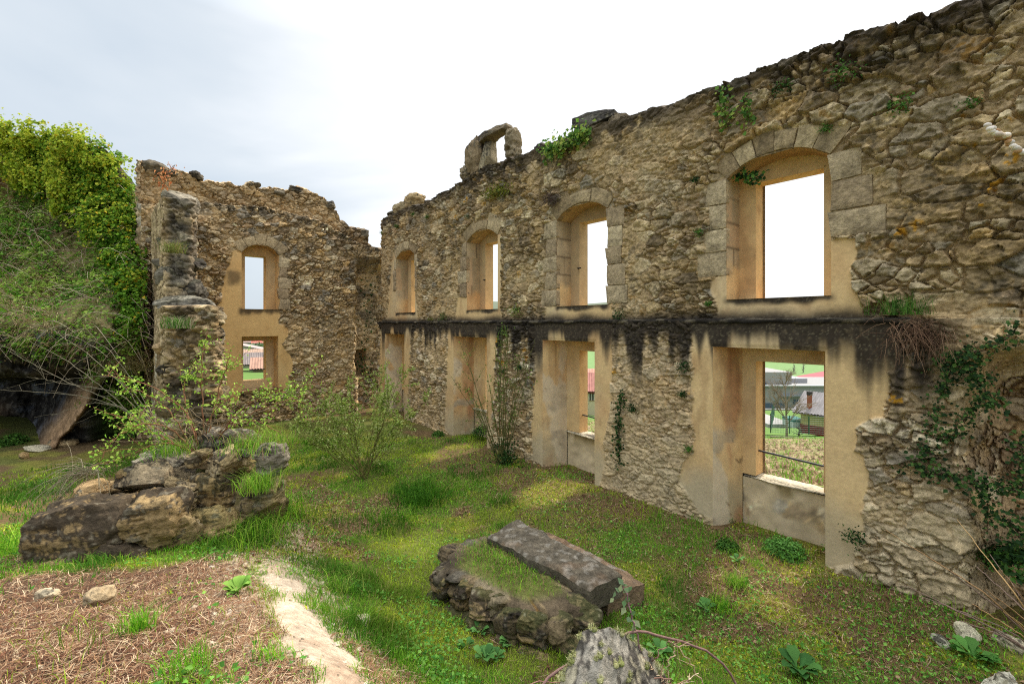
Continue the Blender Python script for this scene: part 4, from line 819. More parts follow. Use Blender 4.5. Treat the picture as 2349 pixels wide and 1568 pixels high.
# ---------------------------------------------------------------- ground cover (after the stones, whose footprints stay bare)
LONG = [at_z(*p)[:3] for p in [(960,1130,.05),(900,1190,.05),(570,1180,.5),(500,1230,.6),(620,1180,.4),(560,1230,.6)]]
def cover():
    X, Y = scatter(420000, 2.0, 19, 57, .8); ok = in_yard(X, Y) & free(X, Y); X, Y = X[ok], Y[ok]
    path, pedge, straw, lit, moss = masks(X, Y)
    den = (1-path)*(1-straw*.965)*(1-.62*lit)*(1-.6*moss)*(1-.5*pedge)*ss(.2, .42, fbm(X*1.7, Y*1.7, 3, 530)+.12)
    lg = np.zeros(len(X))
    for p in LONG: lg = np.maximum(lg, ss(.75, .1, np.hypot(X-p[0], Y-p[1])))
    den = np.maximum(den, lg*(1-path)*.9)
    k = rng.random(len(X)) < den; X, Y, lg = X[k], Y[k], lg[k]; N = len(X); r = np.hypot(X, Y); Z = ground_z(X, Y)
    hp = fbm(X*.9+5, Y*.9, 3, 531)
    H = (.02+.05*rng.random(N)**1.5+.06*ss(.5, .75, hp)*rng.random(N))*(1+.9*lg)
    c = pick(G_GREEN, N, .3); c = mix(c, lin(84,136,30), ss(.45, .7, hp)*.5); c = mix(c, lin(182,190,56), ss(.5, .64, fbm(X*1.3+11, Y*1.3, 3, 534))*.55); c = mix(c, lin(62,104,30), ss(.55, .68, fbm(X*1.1+31, Y*1.1, 3, 535))*.75); c = mix(c, lin(178,164,96), (rng.random(N) < .06)*.8); H = H*(1+1.1*ss(.52, .7, fbm(X*1.1+31, Y*1.1, 3, 535)))
    nW = D-(X*NN[0]+Y*NN[1]); H = H*(1+1.3*ss(.5, .1, nW)*ss(.4, .6, fbm(X*2, Y*2, 2, 536)))
    m = MB(); blades(m, X, Y, Z-.005, H, .0045*np.maximum(1, r/4.2), c, .9)
    tag(m.build('grass', M_leaf), 'short green grass growing over the courtyard', kind='stuff')
    # moss
    X, Y = scatter(170000, 2.6, 17, 57, .8); ok = in_yard(X, Y) & free(X, Y); X, Y = X[ok], Y[ok]; moss = masks(X, Y)[4]; k = rng.random(len(X)) < moss; X, Y = X[k], Y[k]; N = len(X); r = np.hypot(X, Y)
    c = pick([lin(186,190,50), lin(158,176,46), lin(200,202,74), lin(134,158,46)], N, .25)
    m = MB(); blades(m, X, Y, ground_z(X, Y), .012+.018*rng.random(N), .011*np.maximum(1, r/5), c, 1.2); tag(m.build('moss', M_dull), 'yellow green moss cushions between the grass', kind='stuff')
    # low broad-leaved weeds
    X, Y = scatter(75000, 2.2, 15, 57, .8); ok = in_yard(X, Y) & free(X, Y); X, Y = X[ok], Y[ok]; path, pedge, straw, lit, moss = masks(X, Y); n = X*NN[0]+Y*NN[1]
    k = rng.random(len(X)) < ss(.54, .64, fbm(X*1.4+20, Y*1.4, 3, 533)+.14*ss(0, 4, X-1))*(1-path)*(1-.93*straw); X, Y = X[k], Y[k]; N = len(X)
    P = np.stack([X, Y, ground_z(X, Y)+.015+.05*rng.random(N)], -1); Nn = rng.normal(size=(N, 3))*.45+[0, 0, 1]
    c = pick([lin(86,138,50), lin(108,158,60), lin(70,118,42), lin(130,174,76)], N, .25)
    m = MB(); leaves(m, P, Nn, .014+.026*rng.random(N)**1.5, c); tag(m.build('ground_cover', M_leaf), 'small dark leaved weeds creeping over the ground', kind='stuff')
    # straw and dead stems
    X, Y = scatter(260000, 1.7, 9, 60, .9); ok = free(X, Y) & in_yard(X, Y); X, Y = X[ok], Y[ok]; path, pedge, straw, lit, moss = masks(X, Y)
    k = rng.random(len(X)) < np.clip(straw*.66+lit*.36+pedge*.10+.018, 0, 1)*(1-.96*path); X, Y = X[k], Y[k]; N = len(X); r = np.hypot(X, Y); st = straw[k]
    c = pick(G_STRAW, N, .3)
    m = MB(); strips(m, X, Y, ground_z(X, Y), (.03+.11*rng.random(N)**2), (.0018+.0026*rng.random(N))*np.maximum(1, r/4), c, .22, .022); tag(m.build('straw_litter', M_dull), 'brown dead stems and straw lying on the ground', kind='stuff')
    # dead leaves near the long wall
    X, Y = scatter(26000, 3, 15, 57, .8); ok = in_yard(X, Y) & free(X, Y); X, Y = X[ok], Y[ok]; path, pedge, straw, lit, moss = masks(X, Y); k = rng.random(len(X)) < lit*.65; X, Y = X[k], Y[k]; N = len(X)
    m = MB(); leaves(m, np.stack([X, Y, ground_z(X, Y)+.012+.012*rng.random(N)], -1), rng.normal(size=(N, 3))*.35+[0, 0, 1], .02+.03*rng.random(N), pick([lin(112,82,60), lin(140,108,80), lin(82,58,44), lin(168,138,106)], N), .7); tag(m.build('fallen_leaves', M_dull), 'brown fallen leaves scattered by the wall', kind='stuff')
    # pebbles along the path
    X, Y = scatter(60000, 1.9, 8, 60, .9); ok = free(X, Y); X, Y = X[ok], Y[ok]; path, pedge, straw, lit, moss = masks(X, Y); k = rng.random(len(X)) < pedge*.5+straw*.03+path*.03; X, Y = X[k], Y[k]; N = len(X)
    o = np.array([[1,0,0],[0,1,0],[-1,0,0],[0,-1,0],[0,0,.8],[.6,.6,.5],[-.6,.5,.5],[.5,-.6,.4]], float)
    t = np.array([[0,5,4],[5,1,4],[1,6,4],[6,2,4],[2,3,4],[3,7,4],[7,0,4],[0,1,5],[1,2,6],[3,0,7]])
    S = .004+.010*rng.random(N)**2.5; S *= 1+1.2*(rng.random(N) < .06); V = np.stack([X, Y, ground_z(X, Y)+.001], -1)[:, None]+o[None]*S[:, None, None]*(1+.5*rng.normal(size=(N, 8, 1))*.5)
    m = MB(); m.add(V.reshape(-1, 3), None, (np.arange(N)[:, None, None]*8+t[None]).reshape(-1, 3), np.repeat(pick([lin(200,184,156), lin(176,158,130), lin(214,200,176), lin(150,134,112)], N, .15), 8, 0)); tag(m.build('gravel', M_stone, smooth=False), 'pale gravel beside the path', kind='stuff')
cover()
# ================================================================ rocky bank with ivy on the left
_top = [(a_, b_+22) for a_, b_ in [(-900,330),(-300,340),(-60,330),(0,305),(40,298),(110,305),(180,318),(230,338),(275,375),(305,425),(322,500),(330,600)]]
CAVE = [(-700,850),(40,862),(150,860),(215,858),(205,880),(150,940),(95,1003),(60,1040),(-700,1040)]
def bank():
    px = np.concatenate([np.linspace(-900, -20, 60), np.linspace(-10, 330, 190)]); tt = np.linspace(0, 1, 230); PX, TT = np.meshgrid(px, tt); Zt = 13.2
    ztop = EYE+(HY-np.interp(px, [a for a, b in _top], [b for a, b in _top]))/F*Zt
    z = -.2+(ztop[None]+.2)*TT
    right = ss(185, 250, PX)
    Y = 11.0 + .55*np.clip(z-2.8, 0, 3.4) + .35*right*np.clip(2.8-z, -1, 2) - .7*ss(1.6, 2.7, z)*ss(4.2, 2.9, z)
    pyv = HY-(z-EYE)*F/11.6; cv = ss(-25, 45, poly_sd(PX, pyv, CAVE)+18*(fbm(PX*.03, z*2, 3, 1001)-.5)); Y = Y + 2.6*cv
    slabm = ss(26, 6, np.abs((PX-130)*.77+(pyv-1000)*.64+12))*ss(800, 860, pyv); 
    Xw = (PX-CX)/F*(Y*.6+11.5*.4)
    Y = Y - .9*(fbm(Xw*.8, z*.9, 4, 1002)-.5) - .6*(fbm(Xw*2.6, z*2.6, 4, 1003)-.5)*(.7+.3*(z < 3)) - .5*slabm*(1-.0*cv)
    strat = .12*(fbm((Xw*.6+z)*3.4, (Xw*.3-z*.2)*1.5, 3, 1009)-.5)*(z < 3); Y = Y-strat*2
    X = (PX-CX)/F*Y
    rock = ss(2.9, 2.3, z+.9*(fbm(X*1.4, z*1.2, 3, 1004)-.5)+.9*right*ss(1.4, 2.2, z)*0)
    moss = right*ss(2.2, 1.6, z)
    a = fbm(X*3, z*3, 4, 1005); b = fbm(X*10, z*10, 3, 1006)
    c = mix(np.broadcast_to(lin(134,128,74), X.shape+(3,))*1., lin(140,122,86), a); c = mix(c, lin(104,112,56), ss(.5, .65, b)*.7)
    rc = mix(np.broadcast_to(lin(48,44,42), X.shape+(3,))*1., lin(96,90,84), ss(.45, .75, b)); rc = mix(rc, lin(120,124,134), ss(.6, .7, fbm(X*2, z*2, 4, 1007))*.6); rc = mix(rc, lin(166,132,98)*(.6+.8*b)[..., None], np.clip(slabm+ss(50, -100, PX)*ss(930, 970, pyv), 0, 1)*.9)
    c = mix(c, rc, rock); c = mix(c, lin(58,72,28), moss*.95); iv = ss(6.4, 6.9, z); c = mix(c, lin(60,52,34), iv*.8)
    wl_ = ss(60, -30, PX)*ss(5.6, 6.0, z); hh, sc = stone_field(X, z, .5, .26, 1010, .12); c = mix(c, sc*np.array([.95, .75, .6]), wl_); Y = Y-hh*wl_
    m = MB(); G = np.stack([X, Y, z], -1); m.grid(G, c*(.7+.6*b)[..., None])
    back = G[-1].copy(); k = np.linspace(0, 1, 8)[:, None, None]; B2 = back.copy(); B2[:, 1] += 5; B2[:, 0] = B2[:, 0]-1.9*(px > -2000); B2[:, 2] -= 1.2; m.grid(back[None]*(1-k)+B2[None]*k, lin(60,60,36))
    side = G[:, -1]; S2 = side.copy(); S2[:, 1] += 4; S2[:, 0] -= 3.2; m.grid(np.stack([side, S2], 1), lin(60,60,36), None, False)
    tag(m.build('rocky_bank', M_ground), 'steep bank with a dark rock overhang', kind='structure')
    return PX, pyv, G
bPX, bPY, bG = bank()
def on_bank(N, wfun):
    """N random points on the bank weighted by wfun(px, z)"""
    h, w = bPX.shape; du = bG[:-1, 1:]-bG[:-1, :-1]; dv = bG[1:, :-1]-bG[:-1, :-1]; nrm = np.cross(du, dv); ar = np.linalg.norm(nrm, axis=-1)
    W = ar*wfun(bPX[:-1, :-1], bG[:-1, :-1, 2], bG[:-1, :-1, 0]); W = W.ravel()/W.sum(); i = rng.choice(len(W), N, p=W); u = rng.random((N, 1)); v = rng.random((N, 1))
    P = bG[:-1, :-1].reshape(-1, 3)[i]+du.reshape(-1, 3)[i]*u+dv.reshape(-1, 3)[i]*v; n = nrm.reshape(-1, 3)[i]; n /= np.linalg.norm(n, axis=1)[:, None]+1e-9
    n = np.where((n[:, 1:2] > 0), -n, n); return P, n, bPX[:-1, :-1].ravel()[i]
iv = empty('ivy', (-11, 12, 6)); tag(iv, 'big sunlit mound of yellow green ivy smothering the top of the bank at the left', 'ivy')
def ivw(px, z, X):
    y = HY-(z-EYE)*F/12.8
    lowb = np.interp(px, [-900,-30,20,60,110,150,200,240,270,300,335], [300,300,345,420,455,470,520,560,640,760,790])+26*(fbm(px*.05, y*.05, 3, 1020)-.5)*2
    return ss(12, -8, y-lowb)*ss(-25, 5, px+.3*(y-330))
P, n, pxs = on_bank(52000, ivw); cl = fbm(P[:, 0]*2.3, P[:, 2]*2.3, 3, 1021); c2 = fbm(P[:, 0]*6, P[:, 2]*6, 2, 1022)
P = P + n*(.04+.62*ss(.3, .75, cl)*ss(350, 200, pxs)*.8+.25*c2+.12*rng.random(len(P)))[:, None] + np.array([0, 0, .14])*rng.random((len(P), 1))
P[:, 0] = np.where(pxs > 300, np.minimum(P[:, 0], (335-CX)/F*P[:, 1]), P[:, 0])
hz = rng.random(len(P)); N = len(P)
c = mix(pick([lin(96,138,38), lin(72,112,30), lin(118,156,46)], N), pick([lin(176,188,56), lin(196,198,70), lin(150,174,54)], N), ss(.35, .65, cl+.5*(hz-.5)+.25*(P[:, 2]-6.5)/2)); c = mix(c, lin(196,170,44), (hz > .95)*1.)
m = MB(); leaves(m, P-np.array([-11, 12, 6]), n*.7+rng.normal(size=(N, 3))*.5+[0, 0, .35], .04+.055*rng.random(N), c, .9); m.build('leaves', M_leaf, iv)
# scrub below it
br = empty('bramble_thicket', (-11, 11, 4)); tag(br, 'tangled bramble thicket with dead stems covering the bank below the ivy', 'bramble')
P, n, pxs = on_bank(70000, lambda px, z, X: (ss(1.9, 2.6, z)+1.2*ss(195, 250, px)*ss(.2, .8, z))*ss(6.9, 6.2, z)*(.22+ss(.45, .56, fbm(X*1.1, z*1.3, 3, 1030))) + .5*ss(270, 310, px)); cl = fbm(P[:, 0]*4, P[:, 2]*4, 3, 1031); N = len(P)
c = mix(pick([lin(106,154,50), lin(84,130,44), lin(130,172,62)], N), lin(168,188,84), ss(.5, .7, cl)*.8); c = mix(c, lin(150,122,90), (rng.random(N) < .16)*.9)
m = MB(); leaves(m, P+n*(.03+.42*cl*rng.random(N))[:, None]-np.array([-11, 11, 4]), n*.6+rng.normal(size=(N, 3))*.5+[0, 0, .6], .03+.08*rng.random(N)**1.5, c, .75); m.build('leaves', M_leaf, br)
P, n, pxs = on_bank(1700, lambda px, z, X: ss(1.9, 2.4, z)*ss(7, 5.6, z)); m = MB()
for p, nn, k in zip(P, n, rng.random(len(P))):
    t = np.linspace(0, 1, 6)[:, None]; L_ = .3+.9*k; d = np.array([rng.normal(), -.3, rng.normal()*.5]); d /= np.linalg.norm(d)
    m.tube(p+d*t*L_+np.array([0, -.35, .3])*np.sin(t*np.pi)*L_*.4-np.array([0, 0, .3])*t*t*L_-np.array([-11, 11, 4]), .006, .003, pick([lin(170,150,126), lin(132,108,88), lin(196,178,150)], 1)[0], 3)
m.build('dead_stems', M_bark, br)
P, n, pxs = on_bank(18000, lambda px, z, X: ss(2.0, 2.7, z)*ss(7, 6, z)*ss(.42, .6, fbm(X*1.3+9, z*1.1, 3, 1040))); N = len(P); H = .12+.3*rng.random(N); m = MB()
V = np.zeros((N, 5, 3)); d = n*.45+rng.normal(size=(N, 3))*.35+[0, -.2, .25]; w = rng.normal(size=(N, 3)); w /= np.linalg.norm(w, axis=1)[:, None]; w *= .007
V[:, 0] = P-w; V[:, 1] = P+w; V[:, 2] = P+w*.8+d*H[:, None]*.6; V[:, 3] = P-w*.8+d*H[:, None]*.6; V[:, 4] = P+d*H[:, None]-np.array([0, 0, .5])*H[:, None]; I = np.arange(N)[:, None]*5
c = mix(pick([lin(196,176,128), lin(164,138,100), lin(210,192,148), lin(138,108,82)], N), pick(G_GREEN, N), (rng.random(N) < .4)*1.)
m.add(V.reshape(-1, 3), I+[0, 1, 2, 3], I+[3, 2, 4], np.repeat(c, 5, 0)); tag(m.build('bank_grass', M_dull), 'long half dead grass hanging on the bank', kind='stuff')
# ================================================================ plants
def on_ground(x, y):
    z = 0.
    for _ in range(14): p = at_z(x, y, z); z = .5*z+.5*gz(p)
    return np.array([p[0], p[1], gz(p)])
def curve(p, d, L, n=9, sag=0., wob=.06, up=0.):
    p = np.asarray(p, float); d = np.asarray(d, float); d = d/np.linalg.norm(d); out = [p]; st = L/(n-1)
    for i in range(n-1):
        d = d+np.array([0, 0, -sag+up])/(n-1)+rng.normal(size=3)*wob; d = d/np.linalg.norm(d); out.append(out[-1]+d*st)
    return np.array(out)
def twig_leaves(lf, pts, per, size, pal, spread=.03, up=.4):
    k = np.repeat(np.arange(len(pts)), per); P = np.asarray(pts)[k]+rng.normal(size=(len(k), 3))*spread; N = len(P)
    leaves(lf, P, rng.normal(size=(N, 3))+[0, -.3, up], size*(.6+.8*rng.random(N)), pick(pal, N, .25), .6)
YG = [lin(150,170,70), lin(124,150,56), lin(166,176,84), lin(110,140,60)]; MG = [lin(78,116,44), lin(96,134,54), lin(62,100,38)]
def shrub(name, label, base, n, H, fan, r, barkc, pal, leafn, size, twigs=5, lf_from=.45, tilt=(0, 0), cat='shrub', seed=0, tl=.45):
    t = empty(name, base); tag(t, label, cat); b = MB(); l = MB()
    for i in range(n):
        a = rng.uniform(0, 2*np.pi); f = fan*math.sqrt(rng.uniform(.05, 1.)); L_ = H*rng.uniform(.6, 1.05)
        c = curve(rng.normal(size=3)*[.06, .06, 0], (math.cos(a)*f+tilt[0], math.sin(a)*f*.7+tilt[1], 1), L_, 12, -.05, .035); b.tube(c, r, r*.3, barkc, 5)
        if leafn: twig_leaves(l, c[int(12*lf_from)+1:], max(1, leafn//2), size, pal)
        for k in range(twigs):
            j = rng.integers(3, 11); tw = curve(c[j], (c[j]-c[j-1])/np.linalg.norm(c[j]-c[j-1])+rng.normal(size=3)*.45, tl*L_*rng.uniform(.4, 1)*(1-j/16), 7, -.1, .06); b.tube(tw, r*.42, r*.2, barkc, 4)
            if leafn: twig_leaves(l, tw[2:], leafn, size, pal, .02)
    b.build('branches', M_bark, t)
    if l.n: l.build('leaves', M_leaf, t)
    return t
shrub('willow_shrub', 'sparse shrub with small silvery yellow leaves sprouting from the lawn, left of the leafless one', on_ground(835, 1096), 24, 2.3, 1.05, .0085, lin(110,104,56), [lin(160,172,84), lin(140,158,70), lin(182,188,120), lin(124,148,60)], 8, .04, 9)
shrub('willow_shrub', 'taller nearly leafless shrub of long upright olive stems against the long wall', on_ground(1150, 1062), 17, 2.9, .52, .012, lin(98,96,52), [lin(122,150,62), lin(104,134,56)], 2, .036, 5, .8, (-.18, 0))
sb = empty('ivy_collar', on_ground(1158, 1066)); tag(sb, 'dark ivy wrapped round the foot of the leafless shrub', 'ivy'); l = MB(); P = rng.normal(size=(420, 3))*[.12, .1, .18]+[.05, 0, .15]; leaves(l, P, rng.normal(size=(420, 3))+[0, -1, .4], .03+.03*rng.random(420), pick([lin(40,66,30), lin(56,84,36)], 420)); l.build('leaves', M_leaf, sb)
# rose bush on the stub
rz0 = at_depth(455, 1046, 5.25); rb = empty('rose_bush', rz0); tag(rb, 'wild rose bush with arching red stems and fresh green leaves on the broken wall stub', 'rose bush'); b = MB(); l = MB()
def cane(pts, r0, r1, col, leafn, size, pal, twigs=5, tl=.3, base=rz0, wob=.006):
    """a cane through image points (x, y, distance)"""
    Q = np.array([at_depth(*p) for p in pts])-base; t = np.linspace(0, 1, len(Q)); tt = np.linspace(0, 1, 22); c = np.stack([np.interp(tt, t, Q[:, k]) for k in range(3)], -1)
    for _ in range(3): c[1:-1] = (c[:-2]+2*c[1:-1]+c[2:])/4
    c += rng.normal(size=c.shape)*wob; b.tube(c, r0, r1, col, 5)
    if leafn: twig_leaves(l, c[8:], leafn, size, pal, .035)
    for k in range(twigs):
        j = rng.integers(6, 21); tw = curve(c[j], (c[j]-c[j-1])/np.linalg.norm(c[j]-c[j-1])*.7+rng.normal(size=3)*.6+[0, 0, .25], tl*rng.uniform(.3, 1), 6, .1, .1); b.tube(tw, r1*.8, r1*.5, col, 4)
        if leafn: twig_leaves(l, tw[1:], leafn+1, size, pal, .025)
RC = lin(132,92,66); RP = [lin(142,182,62), lin(166,198,76), lin(114,160,54), lin(184,206,98)]
for pts in [[(455,1046,5.25),(400,985,5.1),(330,965,4.9),(265,1000,4.7),(225,1060,4.6)], [(460,1040,5.25),(440,960,5.1),(380,900,5.0),(300,870,4.9),(235,862,4.9)], [(450,1040,5.25),(390,940,5.2),(330,900,5.1),(280,885,5.1)], [(470,1040,5.3),(462,900,5.3),(465,800,5.3),(478,758,5.3)],
            [(465,1040,5.3),(500,900,5.4),(520,840,5.4),(530,800,5.4)], [(470,1035,5.3),(560,930,5.3),(650,890,5.2),(745,876,5.2)], [(470,1035,5.3),(540,960,5.3),(620,930,5.3),(700,905,5.2)], [(455,1045,5.25),(380,1010,5.0),(300,1040,4.8),(240,1065,4.7)], [(450,1045,5.3),(360,980,5.3),(290,955,5.3),(250,960,5.3)],
            [(465,1045,5.3),(430,950,5.4),(420,880,5.4),(440,840,5.4)], [(465,1045,5.3),(520,980,5.2),(580,960,5.2),(640,990,5.1)], [(460,1040,5.3),(480,960,5.2),(500,930,5.2),(540,905,5.2)], [(460,1045,5.2),(390,1010,5.0),(340,985,4.9),(300,985,4.9)]]:
    cane(pts, .008, .004, RC*rng.uniform(.8, 1.2), 2, .034, RP, 7, .38)
for k in range(30): cane([(455+20*rng.normal(), 1046, 5.25), (455+70*rng.normal(), 985+20*rng.normal(), 5.2), (460+110*rng.normal(), 945+30*rng.normal(), 5.2+.2*rng.normal())], .004, .002, lin(150,130,100), 0, 0, RP, 2, .2)
b.build('stems', M_bark, rb); l.build('leaves', M_leaf, rb)
# leafless budding shrub before the overhang
bs0 = at_depth(365, 1010, 8.3); bs = empty('bare_shrub', bs0); tag(bs, 'leafless shrub with long thin budding branches leaning left in front of the dark overhang', 'shrub'); b = MB(); l = MB()
for pts in [[(365,1010,8.3),(260,920,8.2),(140,870,8.0),(20,805,7.9)], [(360,1010,8.3),(250,900,8.2),(160,830,8.1),(62,778,8.0)], [(360,1005,8.3),(280,930,8.2),(170,905,8.1),(0,893,8.0)], [(370,1000,8.3),(290,890,8.3),(200,810,8.2),(110,750,8.2)], [(370,1005,8.3),(300,940,8.3),(220,920,8.2),(118,952,8.1)], [(375,1000,8.4),(310,880,8.4),(250,800,8.4),(190,770,8.4)], [(370,1000,8.3),(280,900,8.3),(150,880,8.2),(80,865,8.1)], [(370,1000,8.3),(310,900,8.3),(260,860,8.2),(150,870,8.2)]]:
    cane(pts, .009, .0025, lin(120,112,92), 0, 0, RP, 6, .6, bs0)

b.build('branches', M_bark, bs)
# bramble in the foreground
bb0 = at_depth(1560, 1640, 1.75); bb = empty('bramble', bb0); tag(bb, 'thorny bramble cane arching across the foreground with one upright leafy shoot', 'bramble'); b = MB(); l = MB()
BC = lin(120,92,84)
cane([(1225,1600,1.5),(1246,1560,1.55),(1320,1505,1.6),(1396,1464,1.65),(1457,1447,1.7),(1492,1446,1.72),(1552,1472,1.75),(1620,1487,1.78),(1656,1510,1.78),(1690,1566,1.78),(1720,1640,1.75)], .0055, .0045, BC, 0, 0, RP, 0, .1, bb0, .003)
cane([(1500,1640,1.72),(1475,1530,1.72),(1458,1447,1.7),(1448,1400,1.7),(1437,1360,1.7),(1426,1334,1.7)], .0042, .002, lin(140,104,110), 0, 0, RP, 0, .1, bb0, .003)
for pts in [[(1600,1640,1.7),(1545,1560,1.7),(1478,1555,1.68),(1380,1552,1.62),(1200,1575,1.55)], [(1480,1600,1.7),(1500,1510,1.72),(1530,1475,1.74),(1556,1470,1.75)], [(1540,1600,1.72),(1530,1520,1.74),(1545,1490,1.75),(1553,1474,1.75)], [(1490,1640,1.7),(1480,1560,1.7),(1470,1510,1.7),(1456,1500,1.7)], [(1640,1640,1.75),(1610,1560,1.75),(1570,1500,1.75),(1530,1465,1.76)], [(1500,1620,1.7),(1450,1560,1.66),(1400,1515,1.62),(1350,1500,1.6)], [(1520,1640,1.7),(1560,1570,1.72),(1600,1545,1.74)], [(1560,1640,1.7),(1545,1580,1.7),(1520,1555,1.7),(1500,1548,1.7)], [(1470,1620,1.68),(1500,1560,1.7),(1490,1520,1.7)], [(1440,1640,1.66),(1478,1590,1.68),(1520,1570,1.7),(1590,1560,1.72)]]:
    cane(pts, .0028, .0016, pick([lin(176,150,120), lin(140,106,90), lin(190,168,136)], 1)[0], 0, 0, RP, 2, .07, bb0)
P = np.array([at_depth(x, y, 1.7) for x, y in [(1424,1332),(1432,1338),(1416,1352),(1408,1362),(1436,1352),(1446,1350),(1404,1376),(1440,1372),(1432,1384),(1452,1404),(1430,1400),(1444,1420),(1452,1436),(1462,1430),(1450,1458),(1424,1348)]])-bb0
leaves(l, P, rng.normal(size=(len(P), 3))*.5+[0, -1, .6], .022+.011*rng.random(len(P)), pick([lin(118,142,104), lin(96,126,80), lin(140,150,110)], len(P), .15), .7)
b.build('canes', M_bark, bb); l.build('leaves', M_leaf, bb)
# dry stalks entering from the right
ds0 = at_depth(2460, 1560, 2.3); ds = empty('dry_stalks', ds0); tag(ds, 'fan of long straw coloured dead grass stalks entering at the lower right edge', 'dead grass'); b = MB(); l = MB()
for e in [(2030,1215),(2195,1191),(2077,1342),(2240,1300),(2180,1310),(2150,1380),(2230,1385),(2290,1300),(2260,1350),(2120,1370),(2300,1400),(2200,1420),(2270,1270)]:
    mx_ = ((e[0]+2460)/2+10*rng.normal(), (e[1]+1560)/2-24, 2.3); cane([(2460,1560,2.3), mx_, (e[0], e[1], 2.3+.2*rng.normal())], .005, .0018, pick([lin(186,150,100), lin(160,124,84), lin(120,98,86)], 1)[0], 0, 0, RP, 0, .1, ds0, .002)
b.build('stalks', M_bark, ds)
pl0 = at_depth(2480, 1500, 1.1); pl_ = empty('grass_plume', pl0); tag(pl_, 'pale dry seed head of grass hanging in close at the upper right edge', 'seed head'); b = MB(); l = MB()
cane([(2480,1500,1.1),(2520,900,1.1),(2480,480,1.1),(2400,375,1.1),(2345,345,1.1)], .0025, .0015, lin(176,150,116), 0, 0, RP, 0, .1, pl0); b.build('stalk', M_bark, pl_)
m = MB(); t = np.linspace(0, 1, 26); 
for k in t:
    p = at_depth(2268+80*k, 292+54*k+5*math.sin(9*k), 1.1)-pl0; v, q = sphere_dirs(5); d = v/np.linalg.norm(v, axis=1)[:, None]; m.add(p+rng.normal(size=3)*.003+d*np.array([.009, .006, .006]), q, None, pick([lin(220,200,176), lin(190,150,110), lin(236,226,214)], 1)[0])
m.build('seeds', M_dull, pl_)
# plants on the walls
def W(x, y, d=0.):
    s, z = onw(x, y, d); q = sn(s, D+d); return np.array([q[0], q[1], z])
def Bk(x, y, d=0.):
    n, z = onb(x, y, d); q = sn(S0-d, n); return np.array([q[0], q[1], z])
OUT = -np.array([NN[0], NN[1], 0])
def leafy(name, label, P, cat, size, pal, spread, N, nrm=OUT, stems=True, asp=.85):
    P = np.atleast_2d(P); o = P.mean(0); t = empty(name, o); tag(t, label, cat); l = MB(); k = rng.integers(0, len(P), N); Q = P[k]-o+rng.normal(size=(N, 3))*spread; 
    leaves(l, Q, rng.normal(size=(N, 3))*.5+nrm+[0, 0, .35], size*(.6+.8*rng.random(N)), pick(pal, N, .3), asp); l.build('leaves', M_leaf, t)
    if stems and len(P) > 1:
        b = MB(); b.tube(P-o, .008, .005, lin(86,72,52), 4); b.build('stem', M_bark, t)
    return t
def line(pts, n, f): 
    Q = np.array([f(*p) for p in pts]); t = np.r_[0, np.cumsum(np.linalg.norm(np.diff(Q, axis=0), axis=1))]; tt = np.linspace(0, t[-1], n); return np.stack([np.interp(tt, t, Q[:, k]) for k in range(3)], -1)
DG = [lin(40,66,32), lin(52,80,38), lin(66,96,44), lin(34,56,28)]
z7 = lambda a, b: ((1660+a/2.61)*.9176, (750+b/2.61)*.9176); z6 = lambda a, b: ((1660+a/2.61)*.9176, (250+b/2.61)*.9176); z4 = lambda a, b: ((900+a/2.851)*.9176, (250+b/2.851)*.9176); z5 = lambda a, b: ((900+a/2.851)*.9176, (760+b/2.851)*.9176)
iv2 = empty('climbing_ivy', W(2240, 1000, -.1)); tag(iv2, 'dark ivy climbing the bare masonry at the right edge beside the plastered opening', 'ivy'); o2 = np.array(iv2.location); l = MB(); b = MB()
for pts, n, N, sp in [([(2310,170),(2200,280),(1980,360),(1870,480),(1790,640),(1770,840),(1700,1010),(1590,1090)], 60, 560, .055), ([(1950,400),(2050,520),(2120,620),(2180,690)], 30, 300, .07), ([(2100,640),(1980,760),(1850,900),(1760,1000)], 30, 240, .055), ([(1680,1120),(1880,1140),(2060,1190),(2180,1220),(2320,1250)], 40, 330, .05), ([(2060,1200),(2080,1330),(2140,1440)], 20, 130, .05), ([(1800,390),(2080,360)], 20, 170, .06), ([(2330,900),(2330,1250)], 20, 160, .06), ([(2240,1430),(2340,1560)], 20, 160, .09)]:
    Q = line([z7(*p) for p in pts], n, lambda x, y: W(x, y, -.05)); b.tube(Q-o2+rng.normal(size=Q.shape)*.01, .008, .005, lin(80,66,50), 4); k = rng.integers(0, n, N); R_ = Q[k]+rng.normal(size=(N, 3))*[sp, sp*.6, sp]+OUT*.05*rng.random((N, 1)); leaves(l, R_-o2, rng.normal(size=(N, 3))*.45+OUT+[0, 0, .5], .016+.034*rng.random(N)**1.6, pick(DG+[lin(84,112,52)], N, .4), .95)
l.build('leaves', M_leaf, iv2); b.build('stems', M_bark, iv2)
leafy('wall_top_ivy', 'yellow green ivy spilling over the wall top left of the dark chimney stub', line([(1250,352),(1290,335),(1320,318),(1335,302),(1340,318)], 30, lambda x, y: W(x, y, -.03)), 'ivy', .075, YG+MG, .10, 520)
leafy('trailing_ivy', 'thin yellow green ivy strands trailing from the wall top above the largest window', line([(1656,206),(1662,230),(1655,262),(1672,290)], 30, lambda x, y: W(x, y, -.0)), 'ivy', .06, YG+MG, .05, 110)
leafy('trailing_ivy', 'pale ivy sprigs hanging right of the thin strands above the largest window', line([(1706,222),(1712,240),(1718,282)], 20, lambda x, y: W(x, y, -.0)), 'ivy', .06, YG+MG, .05, 70)
leafy('hanging_creeper', 'dark creeper hanging inside the head of the largest upper window', line([z6(470,490), z6(540,500), z6(590,520), z6(620,500)], 16, lambda x, y: W(x, y, .2)), 'creeper', .05, DG+MG, .045, 130)
